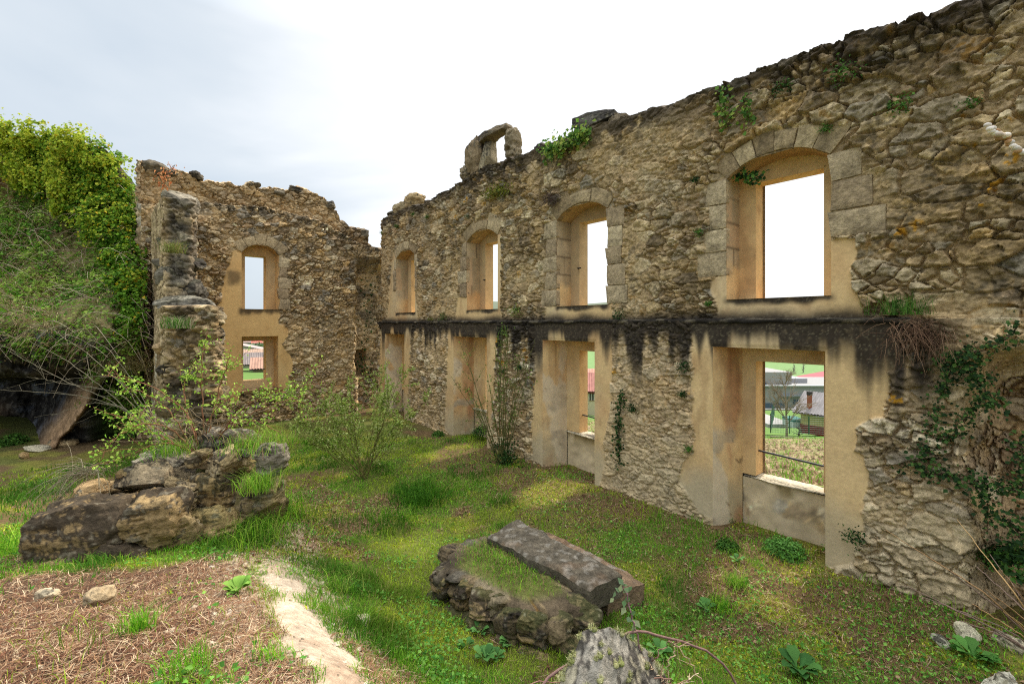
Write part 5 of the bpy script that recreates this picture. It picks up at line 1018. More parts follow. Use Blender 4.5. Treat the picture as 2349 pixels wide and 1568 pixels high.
leafy('hanging_creeper', 'narrow ivy strip hanging on the wall between the two nearest lower openings', line([z5(1870,640), z5(1850,780), z5(1845,930), z5(1845,1150)], 40, lambda x, y: W(x, y, -.05)), 'ivy', .045, DG, .05, 300)
leafy('wall_moss', 'yellow green moss cushion on the wall face above the second upper window', line([z4(900,680), z4(980,650), z4(1060,640)], 14, lambda x, y: W(x, y, -.02)), 'moss', .04, [lin(128,128,40), lin(108,112,36), lin(86,96,34)], .075, 620, stems=False)
leafy('red_sapling', 'little sapling with orange red leaves on top of the end wall', np.concatenate([line([(376,428),(384,400),(395,382),(402,378)], 10, lambda x, y: Bk(x, y, -.1)), line([(380,410),(362,396)], 5, lambda x, y: Bk(x, y, -.1)), line([(376,430),(366,425)], 4, lambda x, y: Bk(x, y, -.1))]), 'sapling', .085, [lin(206,140,92), lin(196,124,78), lin(210,160,112)], .07, 80)
leafy('corner_ivy', 'dark ivy down the recessed corner between end wall and long wall', line([(846,640),(838,700),(842,760),(835,840),(845,900)], 30, lambda x, y: Bk(x, y, .5)), 'ivy', .07, DG, .16, 420, nrm=np.array([0, -1, 0]))
WT = [('fern by the far corner high on the long wall', z4(165,945), .09, MG), ('green fern above the farthest upper window', z4(270,900), .10, MG), ('fern just below the wall top near the broken pinnacle', z4(385,815), .09, MG), ('fern under the wall top, right of the one near the pinnacle', z4(485,832), .08, MG), ('grey green tuft above and right of the second arch', z4(770,832), .08, [lin(96,108,70)]),
      ('grassy tuft on the ledge between first and second upper windows', z4(600,1545), .16, DG+MG), ('grassy tuft on the ledge right of the second upper window', z4(1120,1500), .17, MG+YG), ('dark tuft on the ledge right of the third upper window', z4(1860,1530), .17, DG), ('moss patch on the ledge left of the second upper window', z4(510,1560), .1, [lin(110,112,40)]),
      ('green tuft under the ledge between second and third lower openings', z5(1035,200), .16, DG+MG), ('dark round tuft on the wall between the two nearest lower openings', z5(1955,740), .12, DG), ('dark tuft left of the third lower opening beside orange lichen', z5(1145,450), .13, DG), ('dark tuft below the orange lichen, second one', z5(1030,480), .08, DG), ('small sprig by the foot of the pillar left of the nearest opening', z7(165,968), .07, MG), ('dark fern left of the nearest opening under the ledge', z7(140,432), .13, DG), ('small dark fern below the larger one left of the nearest opening', z7(125,612), .07, DG),
      ('grass tuft under the top of the wall near the right edge', (1940,170), .2, MG), ('grass tuft under the wall top, left of the one near the right edge', (1795,205), .16, DG+MG), ('green sprig in the stones above the right jamb of the largest window', z6(1530,45), .16, MG), ('small fern at the end of the arch of the largest window', z6(1060,190), .08, MG), ('dark fern on the stones left of the largest upper window', z6(215,520), .08, DG), ('small fern lower left of the largest upper window', z6(235,865), .08, MG), ('sprig at the lower left of the plaster under the largest window', z6(295,1328), .06, MG), ('sprig between stones at the upper right edge of the wall', (2225,240), .09, MG), ('sprig on the pale masonry low at the right', z7(1260,1540), .15, DG)]
for lab, p, r, pal in WT:
    c = W(*p, (YU if p[1] < 728 else 0)-.04); t = empty('wall_plant', c); tag(t, lab, 'wall plant', 'small plants growing out of the long wall'); l = MB(); N = int(90+500*r); R_ = rng.normal(size=(N, 3))*r*.42; R_[:, 2] = R_[:, 2]*.8; leaves(l, R_+OUT*.03, rng.normal(size=(N, 3))*.6+OUT+[0, 0, .6], (.02+.10*r)*(.6+.8*rng.random(N)), pick(pal, N, .35), .45); l.build('foliage', M_leaf, t)
def twigtuft(name, label, c, nrm, N, L_, pal, cat, down=.3, wid=.12, r=.002, mat=None, side=0.):
    t = empty(name, c); tag(t, label, cat); b = MB(); 
    for k in range(N):
        p = rng.normal(size=3)*[wid, wid*.4, wid*.35]; q = curve(p, rng.normal(size=3)*.7+np.asarray(nrm)+[side, 0, -down*.3], L_*rng.uniform(.4, 1), 5, down, .12); b.tube(q, r, r*.5, pick(pal, 1)[0], 3)
    b.build('stalks', mat or M_dull, t); return t
BR = [lin(128,98,76), lin(108,82,66), lin(152,122,96)]
twigtuft('dead_grass_tuft', 'brown mat of dead grass hanging from the right end of the black ledge', W(*z7(1700,190), -.1), OUT*.5, 300, .42, BR, 'dead grass', 1.3, .19, .0028)
twigtuft('dead_grass_tuft', 'greyish dead tuft on the wall left of the third arch', W(*z4(1390,700), YU-.04), OUT*.8, 200, .28, [lin(118,98,88), lin(98,84,74)], 'dead grass', .6, .12, .003)
def tuft(name, label, c, N, H, wd, pal, cat='grass tuft', group=None, w=.005):
    t = empty(name, c); tag(t, label, cat, group); m = MB(); a = rng.normal(size=(N, 2))*wd; blades(m, a[:, 0], a[:, 1], np.full(N, -.01), H*(.5+.6*rng.random(N)), np.full(N, w), pick(pal, N, .3), 1.0); m.build('blades', M_leaf, t); return t
tuft('grass_tuft', 'green grass growing above the dead mat at the end of the ledge', W(2070, 720, -.05), 260, .30, .13, MG)
tuft('grass_tuft', 'lone green grass tuft in the straw, centre left foreground', on_ground(315, 1455), 170, .17, .035, G_GREEN, w=.004)
tuft('grass_tuft', 'spreading grass tuft at the bottom edge left of the path', on_ground(425, 1545), 190, .15, .055, G_GREEN, w=.004)
tuft('grass_tuft', 'wispy grass tuft touching the left side of the path near the bottom', on_ground(615, 1520), 70, .14, .04, G_GREEN, w=.004)
tuft('grass_tuft', 'grass tuft on the right side of the path half way up', on_ground(770, 1360), 240, .16, .07, YG+G_GREEN, w=.005)
tuft('grass_tuft', 'grass tuft beside the stone on the right edge of the path', on_ground(815, 1430), 150, .14, .06, YG+G_GREEN, w=.005)
tuft('grass_tuft', 'tall bright grass between the dark blocks and the path', on_ground(560, 1235), 900, .34, .26, G_GREEN+YG, w=.006)
tuft('grass_tuft', 'tall grass under the right end of the broken wall stub', on_ground(610, 1185), 700, .32, .22, G_GREEN, w=.006)
tuft('grass_tuft', 'bright grass left of the broken wall stub', on_ground(40, 1270), 500, .28, .22, G_GREEN, w=.006)
tuft('grass_tuft', 'dense dark grass clump on the lawn below the silvery shrub', on_ground(960, 1150), 900, .26, .24, [lin(60,104,24), lin(72,118,30)], w=.008)
tuft('grass_tuft', 'fine grass tuft on the ground right of the slab block', on_ground(1690, 1345), 200, .2, .06, G_GREEN+YG, w=.006)
tuft('grass_tuft', 'thin grass tuft nearer than the one right of the slab block', on_ground(1655, 1400), 200, .18, .07, G_GREEN, w=.006)
tuft('pier_grass', 'brown green grass tuft half way up the stepped pier', at_depth(397, 578, 9.6), 300, .3, .09, [lin(120,128,60), lin(160,140,90), lin(90,110,46)], w=.008)
tuft('pier_grass', 'grass and pale roots on the lower step of the pier', at_depth(408, 752, 8.7), 260, .3, .11, MG+[lin(170,158,130)], w=.008)
tuft('stub_grass', 'grass growing on the right side of the broken wall stub', at_depth(600, 1025, 5.2), 600, .26, .17, YG+G_STRAW[:2]+G_GREEN, w=.005)
tuft('stub_grass', 'grass between the boulders near the bush foot', at_depth(395, 1040, 5.0), 260, .2, .12, G_GREEN+YG, w=.005)
tuft('stub_grass', 'grass in the joint right of the middle blocks of the stub', at_depth(595, 1120, 4.85), 400, .26, .09, YG+G_GREEN, w=.005)
twigtuft('dead_grass_tuft', 'pale curved dead grass drooping over the left end of the stub', at_depth(205, 1080, 4.75), (-.9, -.3, .5), 110, .6, [lin(176,164,136), lin(150,140,112)], 'dead grass', 1.4, .09, .003)
twigtuft('dead_grass_tuft', 'dry beige grass behind the stub by the bank', at_depth(300, 838, 10.6), (0, -.4, 1), 260, .55, [lin(190,170,120), lin(150,140,90)], 'dead grass', .3, .2, .005)
def broad(name, label, c, n, size, pal, cat='weed', flat=.5):
    size = size*.62; n = int(n*1.6); t = empty(name, c); tag(t, label, cat); l = MB()
    for k in range(n):
        a = rng.uniform(0, 2*np.pi); r = size*rng.uniform(.3, 1.); d = np.array([math.cos(a), math.sin(a), 0]); u = np.linspace(0, 1, 7); wd = np.array([.05,.10,.30,.42,.40,.25,.02])*size*.8; 
        mid = d*(r*.25+size*u[:, None])+np.array([0, 0, 1])*(size*flat*rng.uniform(.4, 1.5)*np.sin(u*np.pi*.6)+.01+.02*rng.random())[:, None]; sd_ = np.array([-d[1], d[0], 0]); wv = (1+.18*np.sin(u*17+k))*wd
        L_ = mid+sd_*wv[:, None]+np.array([0, 0, .22])*wd[:, None]; R_ = mid-sd_*wv[:, None]+np.array([0, 0, .22])*wd[:, None]; G = np.stack([L_, mid, R_], 1); l.grid(G, pick(pal, 1, .2)[0])
    l.build('leaves', M_leaf, t); return t
BG = [lin(86,130,64), lin(104,148,76), lin(72,116,56)]
for lab, p, n, s in [('bright round-leaved weed in front of the slab block, lowest of the cluster', (1112,1515), 8, .10), ('round-leaved weed in front of the slab block, right of the cluster', (1170,1480), 8, .09), ('round-leaved weed at the upper left of the cluster before the slab block', (1100,1455), 6, .08), ('small round-leaved weed at the left of the cluster before the slab block', (1068,1485), 5, .07), ('small round-leaved weed between the two larger ones before the slab block', (1138,1512), 5, .07)]: broad('leafy_weed', lab, on_ground(p[0], p[1]), n, s*1.5, BG)
broad('leafy_weed', 'long-leaved rosette just right of the mossy foreground rock', on_ground(1512, 1500), 8, .15, BG); broad('leafy_weed', 'large lobed weed at the bottom edge, right of centre', on_ground(1829, 1540), 9, .24, [lin(66,110,52), lin(84,128,60)]); broad('leafy_weed', 'broad rosette near the pale rock in the right corner', on_ground(2235, 1512), 9, .22, [lin(80,130,56), lin(96,144,66)])
broad('leafy_weed', 'low leafy weed in the straw between tuft and path', on_ground(545, 1365), 12, .13, [lin(110,150,60), lin(130,166,72)], flat=.7); broad('leafy_weed', 'small glossy weed on the bright litter before the nearest opening', on_ground(1690, 1290), 6, .13, BG); broad('leafy_weed', 'pale dandelion-like weed in the lawn right of the slab block', on_ground(1620, 1400), 7, .14, BG)
def cushion(name, label, c, r, N, pal, s, cat='bush'):
    t = empty(name, c); tag(t, label, cat); l = MB(); d = rng.normal(size=(N, 3)); d /= np.linalg.norm(d, axis=1)[:, None]; d[:, 2] = np.abs(d[:, 2]); P = d*r*(.5+.5*rng.random((N, 1)))*[1, 1, .85]; leaves(l, P, d+rng.normal(size=(N, 3))*.6, s*(.6+.8*rng.random(N)), pick(pal, N, .3), .6); l.build('foliage', M_leaf, t)
cushion('green_cushion', 'round bright green plant in the left corner of the nearest lower opening', on_ground(1664, 1190), .15, 900, [lin(96,142,48), lin(78,124,40)], .03); cushion('green_cushion', 'low dark green plant in front of the nearest opening, left', on_ground(1668, 1258), .15, 600, MG, .035); cushion('green_cushion', 'leafy green mound on the sunlit litter before the nearest opening', on_ground(1800, 1272), .26, 1400, [lin(104,150,70), lin(84,130,54)], .035); cushion('green_cushion', 'dark green plant at the foot of the right jamb of the nearest opening', on_ground(1868, 1225), .16, 500, DG+MG, .04); cushion('green_cushion', 'dark leafy growth in the shady broken corner at the right edge', W(2340, 1310, .1), .3, 900, DG+MG, .05); cushion('green_cushion', 'fern-like plants left of the second lower opening at the wall foot', on_ground(1005, 1000), .18, 420, MG, .04); cushion('green_cushion', 'small dark bush at the foot of the second lower opening', W(1105, 995, .25), .25, 600, DG+MG, .04); cushion('green_cushion', 'nettles at the foot of the dark overhang, far left', on_ground(30, 1018), .3, 700, MG, .06); cushion('green_cushion', 'nettles at the foot of the dark overhang, beside the stones', on_ground(175, 1008), .25, 500, MG, .06)
# ================================================================ the country outside
def far_z(X, Y):
    r = np.maximum(.62*np.hypot(X, Y), Y); u = X/np.maximum(np.abs(Y), 1e-3); k = ss(-.5, .55, np.where(Y > 0, u, np.sign(X)))
    a = 1.9*(1-k)+1.0*k; b = .07*(1-k)+.225*k; dr = a+b*np.minimum(r, 55)+b*.62*np.clip(r-55, 0, 70); dr = np.minimum(dr, 26)
    h = -dr+EYE; hill = 190*ss(900, 3600, r)*(.35+.9*fbm(X*.0011, Y*.0011, 3, 1101)) + 6*ss(300, 900, r)
    return h+hill+.05*(fbm(X*2.2, Y*2.2, 3, 1102)-.5)*ss(60, 20, r)*2
ang = np.concatenate([np.radians(np.arange(-180, -40, 4.)), np.radians(np.arange(-40, 50, .3)), np.radians(np.arange(50, 180.1, 4.))]); rad = 4*1.021**np.arange(0, 365); rad = rad[rad < 4300]
A_, R_ = np.meshgrid(ang, rad); X_ = R_*np.sin(A_); Y_ = R_*np.cos(A_); Z_ = far_z(X_, Y_); s_ = X_*ES[0]+Y_*ES[1]; n_ = X_*NN[0]+Y_*NN[1]
inn = ((n_ < D+.55) & (s_ > S0-.55)) | ((R_ < 26) & (n_ < .2))
u_ = X_/np.maximum(Y_, 1); nz = fbm(X_*.8, Y_*.8, 4, 1103); n2 = fbm(X_*3, Y_*3, 3, 1104); nf = fbm(X_*.012, Y_*.012, 4, 1105)
c = mix(np.broadcast_to(lin(80,110,46), X_.shape+(3,))*1., lin(96,122,56), nz); pl = ss(-.2, -.1, u_)*ss(37.5, 36.5, Y_+6*(u_ < .3)-9*(u_ < .3)); soil = mix(np.broadcast_to(lin(132,112,84), X_.shape+(3,))*1., lin(108,118,58), ss(.48, .6, n2)); c = mix(c, soil*(.7+.6*fbm(X_*6, Y_*6, 2, 1106))[..., None], pl)
c = mix(c, lin(106,132,80), ss(120, 140, R_)*ss(330, 300, R_)); c = mix(c, lin(112,116,84), ss(300, 340, R_)*ss(.4, .5, nf)); c = mix(c, lin(96,104,84), ss(700, 1000, R_))
m = MB(); kp = ~(inn[:-1, :-1] & inn[1:, 1:]); kp &= ~(inn[:-1, 1:] | inn[1:, :-1]) | kp; kp = ~(inn[:-1, :-1] | inn[1:, 1:] | inn[:-1, 1:] | inn[1:, :-1])
m.grid(np.stack([X_, Y_, Z_], -1), c, kp, True); tag(m.build('farmland', M_far), 'ploughed field, meadows and hills beyond the ruin', kind='structure')
def clods():
    N = 9000; u = rng.uniform(.12, .80, N); Y = 7.5*(37/7.5)**rng.random(N); X = u*Y; n = X*NN[0]+Y*NN[1]; k = n > D+1.2; X, Y = X[k], Y[k]; N = len(X)
    o = np.array([[1,0,0],[0,1,0],[-1,0,0],[0,-1,0],[0,0,.8]], float); t = np.array([[0,1,4],[1,2,4],[2,3,4],[3,0,4]]); S = (.03+.09*rng.random(N)**2); V = np.stack([X, Y, far_z(X, Y)-.01], -1)[:, None]+o[None]*(S[:, None, None]*(.6+.8*rng.random((N, 5, 3))))
    m = MB(); m.add(V.reshape(-1, 3), None, (np.arange(N)[:, None, None]*5+t[None]).reshape(-1, 3), np.repeat(pick([lin(140,118,88), lin(118,98,72), lin(160,140,108)], N), 5, 0)); tag(m.build('clods', M_far, smooth=False), 'ploughed earth clods in the field', kind='stuff')
    N = 7000; u = rng.uniform(.12, .80, N); Y = 7.5*(42/7.5)**rng.random(N); X = u*Y; n = X*NN[0]+Y*NN[1]; k = (n > D+1.2) & ((fbm(X*.9, Y*.9, 3, 1110) > .5) | (Y > 34)); X, Y = X[k], Y[k]; N = len(X)
    m = MB(); blades(m, X, Y, far_z(X, Y), .08+.12*rng.random(N), np.full(N, .02)*np.maximum(1, Y/15), pick([lin(110,150,56), lin(130,168,70)], N), .8); tag(m.build('field_grass', M_leaf), 'young green growth in the ploughed field', kind='stuff')
clods()
def far_part(name, mat, parent, fn):
    m = MB(); fn(m); return m.build(name, mat, parent, smooth=False)
def house(label, x0, x1, yr, ye, yb, Z, dep, wallc, roofc, wins=(), gable=False, over=.35, cat='house', name='house', base=None, extra=0., ridge_x=None, tiles=.28, rot=0., shut=lin(70,66,60)):
    p = at_depth((x0+x1)/2, ye, Z); w = (x1-x0)*Z/F; ze = p[2]; zr = EYE+(HY-yr)/F*Z; zb = EYE+(HY-yb)/F*Z-extra; t = empty(name, (p[0], Z, zb), -math.atan2(p[0], Z)+rot); tag(t, label, cat); h = ze-zb; rh = zr-ze
    wallc = wallc*.72; roofc = roofc*.8
    far_part('wall', M_paint, t, lambda m: m.box((-w/2, 0, 0), (w/2, dep, h), wallc))
    def rf(m):
        n = max(8, int(w/tiles)); 
        if gable:
            xr = 0 if ridge_x is None else ridge_x*w/2
            for sx in (-1, 1):
                e = sx*(w/2+over); nn = max(6, int(dep/tiles)); yy = np.linspace(-over, dep+over, nn*4); k = np.linspace(0, 1, 6); Yy, K = np.meshgrid(yy, k); G = np.stack([xr+(e-xr)*K, Yy, h+rh*(1-K)-.12*K+.04*np.sin(Yy/tiles*2*np.pi)+.03], -1); m.grid(G, roofc*(.75+.5*fbm(Yy*3, K*9+sx, 2, 5))[..., None], None, sx > 0); G2 = G.copy(); G2[..., 2] -= .14; m.grid(G2, roofc*.8, None, sx < 0)
            m.add([[-w/2, 0, h], [w/2, 0, h], [xr, 0, h+rh]], None, [[0, 1, 2]], wallc); m.add([[-w/2, dep, h], [w/2, dep, h], [xr, dep, h+rh]], None, [[0, 2, 1]], wallc)
        else:
            for sy in (0, 1):
                xx = np.linspace(-w/2-over, w/2+over, n*4); k = np.linspace(0, 1, 8); Xx, K = np.meshgrid(xx, k); y0 = -over if sy == 0 else dep+over; G = np.stack([Xx, y0+(dep/2-y0)*K, h-.12+(rh+.12)*K+.04*np.sin(Xx/tiles*2*np.pi)], -1); cc = roofc*(.7+.6*fbm(Xx*4, K*30, 2, 6))[..., None]; m.grid(G, cc, None, sy == 1); G2 = G.copy(); G2[..., 2] -= .14; m.grid(G2, roofc*.8, None, sy == 0)
            for sx in (-1, 1): m.add([[sx*w/2, 0, h], [sx*w/2, dep, h], [sx*w/2, dep/2, h+rh]], None, [[0, 1, 2]], wallc)
    far_part('roof', M_paint, t, rf)
    for (wx, wy, ww, wh) in wins:
        a = (wx-(x0+x1)/2)*Z/F; b = EYE+(HY-wy)/F*Z-zb; ww = ww*Z/F/2; wh = wh*Z/F/2
        wo = far_part('window', M_paint, t, lambda m: (m.box((a-ww-.08, -.05, b-wh-.08), (a+ww+.08, .0, b-wh), lin(150,120,90)), m.box((a-ww-.12, -.07, b+wh), (a+ww+.12, 0, b+wh+.14), lin(120,72,52)), m.box((a-ww-.06, -.04, b-wh), (a-ww, .0, b+wh), lin(200,196,186)), m.box((a+ww, -.04, b-wh), (a+ww+.06, .0, b+wh), lin(200,196,186)), m.box((a-.03, -.04, b-wh), (a+.03, 0, b+wh), lin(200,196,186))))
        far_part('pane', M_metal, wo, lambda m: m.box((a-ww, -.012, b-wh), (a+ww, -.002, b+wh), shut))
    if base is not None: far_part('plinth', M_paint, t, lambda m: m.box((-w/2-.02, -.03, 0), (w/2+.02, dep+.03, base+extra), lin(118,40,38)))
    return t
TL = lin(172,134,114); 
house('cream house with a red tiled roof and one window, seen through the third lower opening', 1285, 1420, 862, 894, 950, 56, 8, lin(226,208,172), lin(166,112,100), [(1357, 910, 10, 15)], extra=1.5)
house('house with a pale red roof behind the cream house', 1300, 1440, 851, 866, 880, 80, 9, lin(214,196,170), lin(196,140,120), extra=3)
house('garden shed with cream walls, maroon base and a grey roof in the nearest lower opening', 1846, 1990, 912, 951, 998, 44, 6, lin(214,194,132), lin(140,134,132), (), over=.6, rot=-.25, cat='shed', name='shed', base=.62, extra=.3)
ch = empty('brick_chimney', at_depth(1857, 926, 46)); tag(ch, 'slim brick chimney with a dark cap behind the grey shed roof', 'chimney'); far_part('shaft', M_paint, ch, lambda m: m.box((-.16, -.16, -3), (.16, .16, .9), lin(140,84,62))); far_part('cap', M_paint, ch, lambda m: m.box((-.19, -.19, .9), (.19, .19, 1.25), lin(60,56,54)))
fa = empty('factory', at_depth(1800, 953, 118)); tag(fa, 'long pale concrete factory with window bands behind the garden', 'factory'); f0 = np.array(fa.location)
def fbox(name, x0, x1, y0, y1, Z, dep, col, parent=fa, ff=0.0):
    a = at_depth(x0, y0, Z)-f0; b_ = at_depth(x1, y1, Z)-f0; return far_part(name, M_paint, parent, lambda m: m.box((a[0], a[1]-ff, b_[2]), (b_[0], a[1]+dep, a[2]), col))
fbox('main_hall', 1560, 2150, 885, 990, 118, 20, lin(140,138,134)); fbox('upper_block', 1560, 1816, 853, 884.5, 120, 16, lin(146,142,138)); fbox('link_block', 1817, 1852, 868, 884.5, 124, 10, lin(150,148,150)); fbox('canopy', 1790, 2150, 905, 909, 117.5, 3, lin(120,122,126), ff=.5); fbox('cornice', 1560, 2150, 883.4, 886, 117.8, 1, lin(170,168,164), ff=.3)
for x0, x1, y0, y1, nm in [(1744,1766,924,937,'window_band'), (1768,1800,924,938,'window_band'), (1820,1836,916,928,'window'), (1838,1850,916,929,'window'), (1862,1884,916,928,'window'), (1746,1758,875,884,'window')]: fbox(nm, x0, x1, y0, y1, 117.9 if y0 > 885 else 119.9, .05, lin(78,92,104), ff=.06)
fbox('low_wall', 1560, 2150, 938, 962, 112, 1, lin(130,128,124))
rh = empty('red_roofed_hall', at_depth(1900, 884, 140)); tag(rh, 'hall with a broad red metal roof rising behind the factory at the right', 'hall'); 
far_part('roof', M_paint, rh, lambda m: m.add([[-10.6, 0, 0], [36, 0, 0], [36, 12, 0], [-10.6, 12, 0], [-4, 6, 1.4], [14, 0, 4.5], [36, 0, 4.5], [36, 12, 4.5], [14, 12, 4.5]], [[0, 1, 6, 5], [2, 3, 8, 7], [5, 6, 7, 8], [1, 2, 7, 6]], [[0, 5, 3], [3, 5, 8]], lin(156,84,88))); far_part('wall', M_paint, rh, lambda m: m.box((-10, .2, -6), (36, 11.8, -.02), lin(190,186,180)))
# the village seen through the end wall
house('near white house with a brown slate roof in the lower window of the end wall', 505, 598, 813, 834, 868, 62, 9, lin(228,220,206), lin(132,120,114), [(577, 858, 5, 5), (583, 858, 5, 5)], extra=2)
house('small stone barn with a tiled roof, right in the lower window of the end wall', 586, 660, 822, 841, 866, 52, 6, lin(176,160,126), TL, extra=2, cat='barn', name='barn')
house('cream house under a long orange tiled roof in the middle of the village view', 500, 650, 803, 813.5, 840, 82, 9, lin(224,208,176), lin(176,146,124), [(594, 818, 4, 4), (608, 818, 4, 4)], extra=4)
house('big house with a pale grey gable roof behind the orange roof', 520, 606, 789, 803.5, 822, 104, 12, lin(206,198,188), lin(186,170,162), gable=True, extra=5, ridge_x=-.4)
house('white house with rows of windows and a red roof at the back of the village', 583, 640, 780, 785, 806, 150, 10, lin(226,222,218), lin(196,110,90), [(590, 795, 2.2, 3.5), (597, 795, 2.2, 3.5), (604, 795, 2.2, 3.5), (611, 795, 2.2, 3.5), (590, 789, 2.2, 3), (597, 789, 2.2, 3), (604, 789, 2.2, 3)], extra=6)
house('grey farm building at the far left of the village view', 505, 572, 777, 785, 806, 170, 10, lin(170,172,168), lin(176,150,140), extra=6)
vb = empty('village_tree', at_depth(598, 800, 120)); tag(vb, 'small round green tree among the village houses', 'tree'); l = MB(); d = rng.normal(size=(900, 3)); leaves(l, d*[.9, .8, .6], d, .35+.2*rng.random(900), pick([lin(70,100,56), lin(90,116,66)], 900)); l.build('crown', M_leaf, vb); b = MB(); b.tube([(0, 0, -2.5), (0, 0, 0)], .12, .08, lin(90,80,60), 5); b.build('trunk', M_bark, vb)
# garden
wg = empty('garden_wall', at_depth(1830, 1003, 40)); tag(wg, 'low dark edging wall of the garden with a green wire fence on it', 'garden wall', kind='thing'); g0 = np.array(wg.location)
gA = at_depth(1768, 1003, 40)-g0; gB = at_depth(1990, 1012, 39)-g0; 
def bar(m, A, B, w, h, col):
    d = (B-A)/np.linalg.norm(B-A); s_ = np.array([-d[1], d[0], 0])*w/2; V = [A-s_, B-s_, B+s_, A+s_]; V = V+[v+np.array([0, 0, h]) for v in V]; m.add(V, [[0,3,2,1],[4,5,6,7],[0,1,5,4],[1,2,6,5],[2,3,7,6],[3,0,4,7]], None, col)
far_part('kerb', M_paint, wg, lambda m: (bar(m, gA-[0, 0, .6], gB-[0, 0, .6], .25, .72, lin(112,100,82)),))
fe = empty('wire_fence', at_depth(1768, 1000, 40)); tag(fe, 'green wire mesh fence with thin posts round the garden', 'fence', kind='thing'); fo = np.array(fe.location); 
def posts(A, B, n, h=1.6):
    for k in range(n):
        p = A+(B-A)*k/(n-1); far_part('post', M_metal, fe, lambda m: m.tube([p, p+[0, 0, h]], .045, .045, lin(40,84,62), 5))
    far_part('wire', M_metal, fe, lambda m: [m.tube([A+[0, 0, z], B+[0, 0, z]], .012, .012, lin(50,96,72), 3) for z in np.arange(.1, h, .18)]+[m.tube([A+(B-A)*t, A+(B-A)*t+[0, 0, h]], .008, .008, lin(50,96,72), 3) for t in np.linspace(0, 1, 60)])
posts(gA+g0-fo+[0, 0, .4], gB+g0-fo+[0, 0, .4], 6); gC = at_depth(1776, 953, 52); posts(gA+g0-fo+[0, 0, .4], gC-fo, 4, 1.7)
pt = empty('covered_pool', at_depth(1829, 966, 47)); tag(pt, 'small white-sided garden pool with a teal cover beside the shed', 'pool'); far_part('side', M_paint, pt, lambda m: m.box((-.65, -.4, -.6), (.65, 1.5, 0), lin(176,182,182))); far_part('cover', M_paint, pt, lambda m: m.box((-.66, -.41, .002), (.66, 1.5, .25), lin(58,112,110)))
tg = empty('terrace', at_depth(1797, 968, 50)); tag(tg, 'pale paved terrace in the garden', None, kind='structure'); far_part('paving', M_paint, tg, lambda m: m.box((-2.2, -1, -.4), (.6, 6, 0), lin(150,146,140)))
def bare_tree(name, label, base, H, spread, r, col, levels=3, n=(9, 6, 5), upk=.9, cat='tree'):
    t = empty(name, base); tag(t, label, cat); tr = MB(); b = MB(); c = curve((0, 0, -.5), (0, 0, 1), H*.92, 12, 0, .02); tr.tube(c, r, r*.25, col, 7)
    def grow(p, d, L_, rr, lv):
        q = curve(p, d, L_, 7, -.12*upk, .07); b.tube(q, rr, rr*.4, col, 4)
        if lv: 
            for k in range(n[3-lv]): j = rng.integers(2, 7); grow(q[j], (q[j]-q[j-1])/np.linalg.norm(q[j]-q[j-1])+rng.normal(size=3)*.5, L_*rng.uniform(.35, .6), rr*.5, lv-1)
    for k in range(16):
        j = rng.integers(3, 12); a = rng.uniform(0, 6.28); grow(c[j], (math.cos(a)*spread, math.sin(a)*spread, upk), H*.42*(1.15-j/16), r*.38, levels-1)
    tr.build('trunk', M_bark, t); b.build('branches', M_bark, t)
bare_tree('bare_tree', 'leafless garden tree in front of the pale factory', at_depth(1805, 996, 42), 5.6, .6, .12, lin(132,118,96), 3, (9, 7, 6))
bare_tree('pruned_tree', 'little pruned leafless fruit tree beside the garden edging', at_depth(1831, 1003, 40.8), 1.5, 1.5, .11, lin(70,60,52), 2, (5, 4, 3), .35)
bare_tree('garden_sapling', 'leafless sapling before the cream house wall', at_depth(1341, 950, 54), 2.6, .6, .07, lin(90,76,62), 2, (4, 3, 3))
for lab, x in [('left one of two slim bare poplars on the far green field', 1822), ('right one of two slim bare poplars on the far green field', 1843)]: bare_tree('poplar', lab, at_depth(x, 868, 215), 6.5, .22, .3, lin(140,136,124), 2, (5, 4, 3), 1.6)
# ================================================================ camera, light, sky
cd = bpy.data.cameras.new('camera'); cam = bpy.data.objects.new('camera', cd); C.objects.link(cam)
cam.location = (0, 0, EYE); cam.rotation_euler = (math.pi/2, 0, 0)
cd.sensor_width = 36; cd.lens = 36*F/2349; cd.shift_x = 0; cd.shift_y = -(784-HY)/2349; cd.clip_start = .05; cd.clip_end = 20000
SC.camera = cam
SEL, SAZ = math.radians(46), TH + math.radians(6)     # sun: beyond the long wall
sd = np.array([math.cos(SAZ)*math.cos(SEL), math.sin(SAZ)*math.cos(SEL), math.sin(SEL)])
sl = bpy.data.lights.new('sun', 'SUN'); sl.energy = 2.6; sl.angle = math.radians(5); sl.color = (1, .94, .84)
so = bpy.data.objects.new('sun', sl); C.objects.link(so)
from mathutils import Vector
so.rotation_euler = Vector(sd).to_track_quat('Z', 'Y').to_euler()
w = bpy.data.worlds.new('World'); SC.world = w; w.use_nodes = True; nt = w.node_tree; N = nt.nodes; L = nt.links; N.clear()
out = N.new('ShaderNodeOutputWorld'); bg = N.new('ShaderNodeBackground'); L.new(bg.outputs[0], out.inputs[0])
sky = N.new('ShaderNodeTexSky'); sky.sky_type = 'NISHITA'; sky.sun_disc = False; sky.sun_elevation = SEL; sky.sun_rotation = math.pi/2-SAZ; sky.dust_density = 2
tc = N.new('ShaderNodeTexCoord'); mp = N.new('ShaderNodeMapping'); mp.inputs['Scale'].default_value = (1, 1, 2.6); mp.inputs['Rotation'].default_value = (0, math.radians(-14), 0); L.new(tc.outputs['Generated'], mp.inputs[0])
n1 = N.new('ShaderNodeTexNoise'); n1.inputs['Scale'].default_value = 1.5; n1.inputs['Detail'].default_value = 5; n1.inputs['Roughness'].default_value = .48; n1.inputs['Distortion'].default_value = .3; L.new(mp.outputs[0], n1.inputs[0])
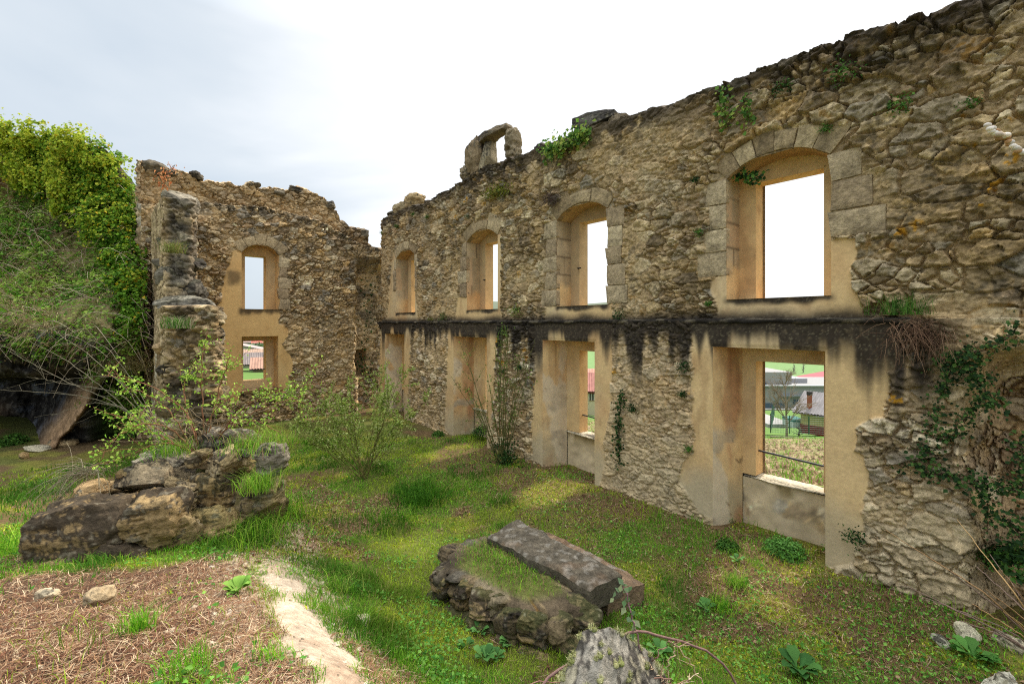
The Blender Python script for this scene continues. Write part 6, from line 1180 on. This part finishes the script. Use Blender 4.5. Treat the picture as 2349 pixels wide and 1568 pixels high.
# brighter cloud towards the sun
dp = N.new('ShaderNodeVectorMath'); dp.operation = 'DOT_PRODUCT'; L.new(tc.outputs['Generated'], dp.inputs[0]); dp.inputs[1].default_value = tuple(sd)
mr = N.new('ShaderNodeMapRange'); mr.inputs[1].default_value = .35; mr.inputs[2].default_value = .8; mr.inputs[3].default_value = -.19; mr.inputs[4].default_value = .27; L.new(dp.outputs['Value'], mr.inputs[0])
ad = N.new('ShaderNodeMath'); ad.operation = 'ADD'; L.new(n1.outputs['Fac'], ad.inputs[0]); L.new(mr.outputs[0], ad.inputs[1])
cr = N.new('ShaderNodeValToRGB'); e = cr.color_ramp.elements; e[0].position = .25; e[0].color = (.375, .43, .485, 1); e[1].position = .60; e[1].color = (.645, .655, .665, 1)
e2 = e.new(.42); e2.color = (.465, .505, .54, 1); L.new(ad.outputs[0], cr.inputs[0])
mxs = N.new('ShaderNodeMix'); mxs.data_type = 'RGBA'; mxs.inputs[0].default_value = .9
scl = N.new('ShaderNodeVectorMath'); scl.operation = 'SCALE'; scl.inputs['Scale'].default_value = 1.0
L.new(sky.outputs[0], mxs.inputs[6]); 
sc2 = N.new('ShaderNodeVectorMath'); sc2.operation = 'SCALE'; sc2.inputs['Scale'].default_value = 10*SKYGAIN; L.new(cr.outputs[0], sc2.inputs[0]); L.new(sc2.outputs[0], mxs.inputs[7])
sx = N.new('ShaderNodeSeparateXYZ'); L.new(tc.outputs['Generated'], sx.inputs[0]); mz = N.new('ShaderNodeMapRange'); mz.inputs[1].default_value = .5; mz.inputs[2].default_value = .95; mz.inputs[3].default_value = 1; mz.inputs[4].default_value = 3.5; L.new(sx.outputs[2], mz.inputs[0])
sz = N.new('ShaderNodeVectorMath'); sz.operation = 'SCALE'; L.new(mxs.outputs[2], sz.inputs[0]); L.new(mz.outputs[0], sz.inputs['Scale']); L.new(sz.outputs[0], bg.inputs[0]); bg.inputs['Strength'].default_value = .1
SC.cycles.use_denoising = False; SC.cycles.use_adaptive_sampling = False; SC.cycles.pixel_filter_type = 'BLACKMAN_HARRIS'; SC.cycles.filter_width = 1.15; SC.cycles.max_bounces = 6
SC.view_settings.view_transform = 'Standard'; SC.view_settings.look = 'None'; SC.view_settings.exposure = .8; SC.view_settings.gamma = 1
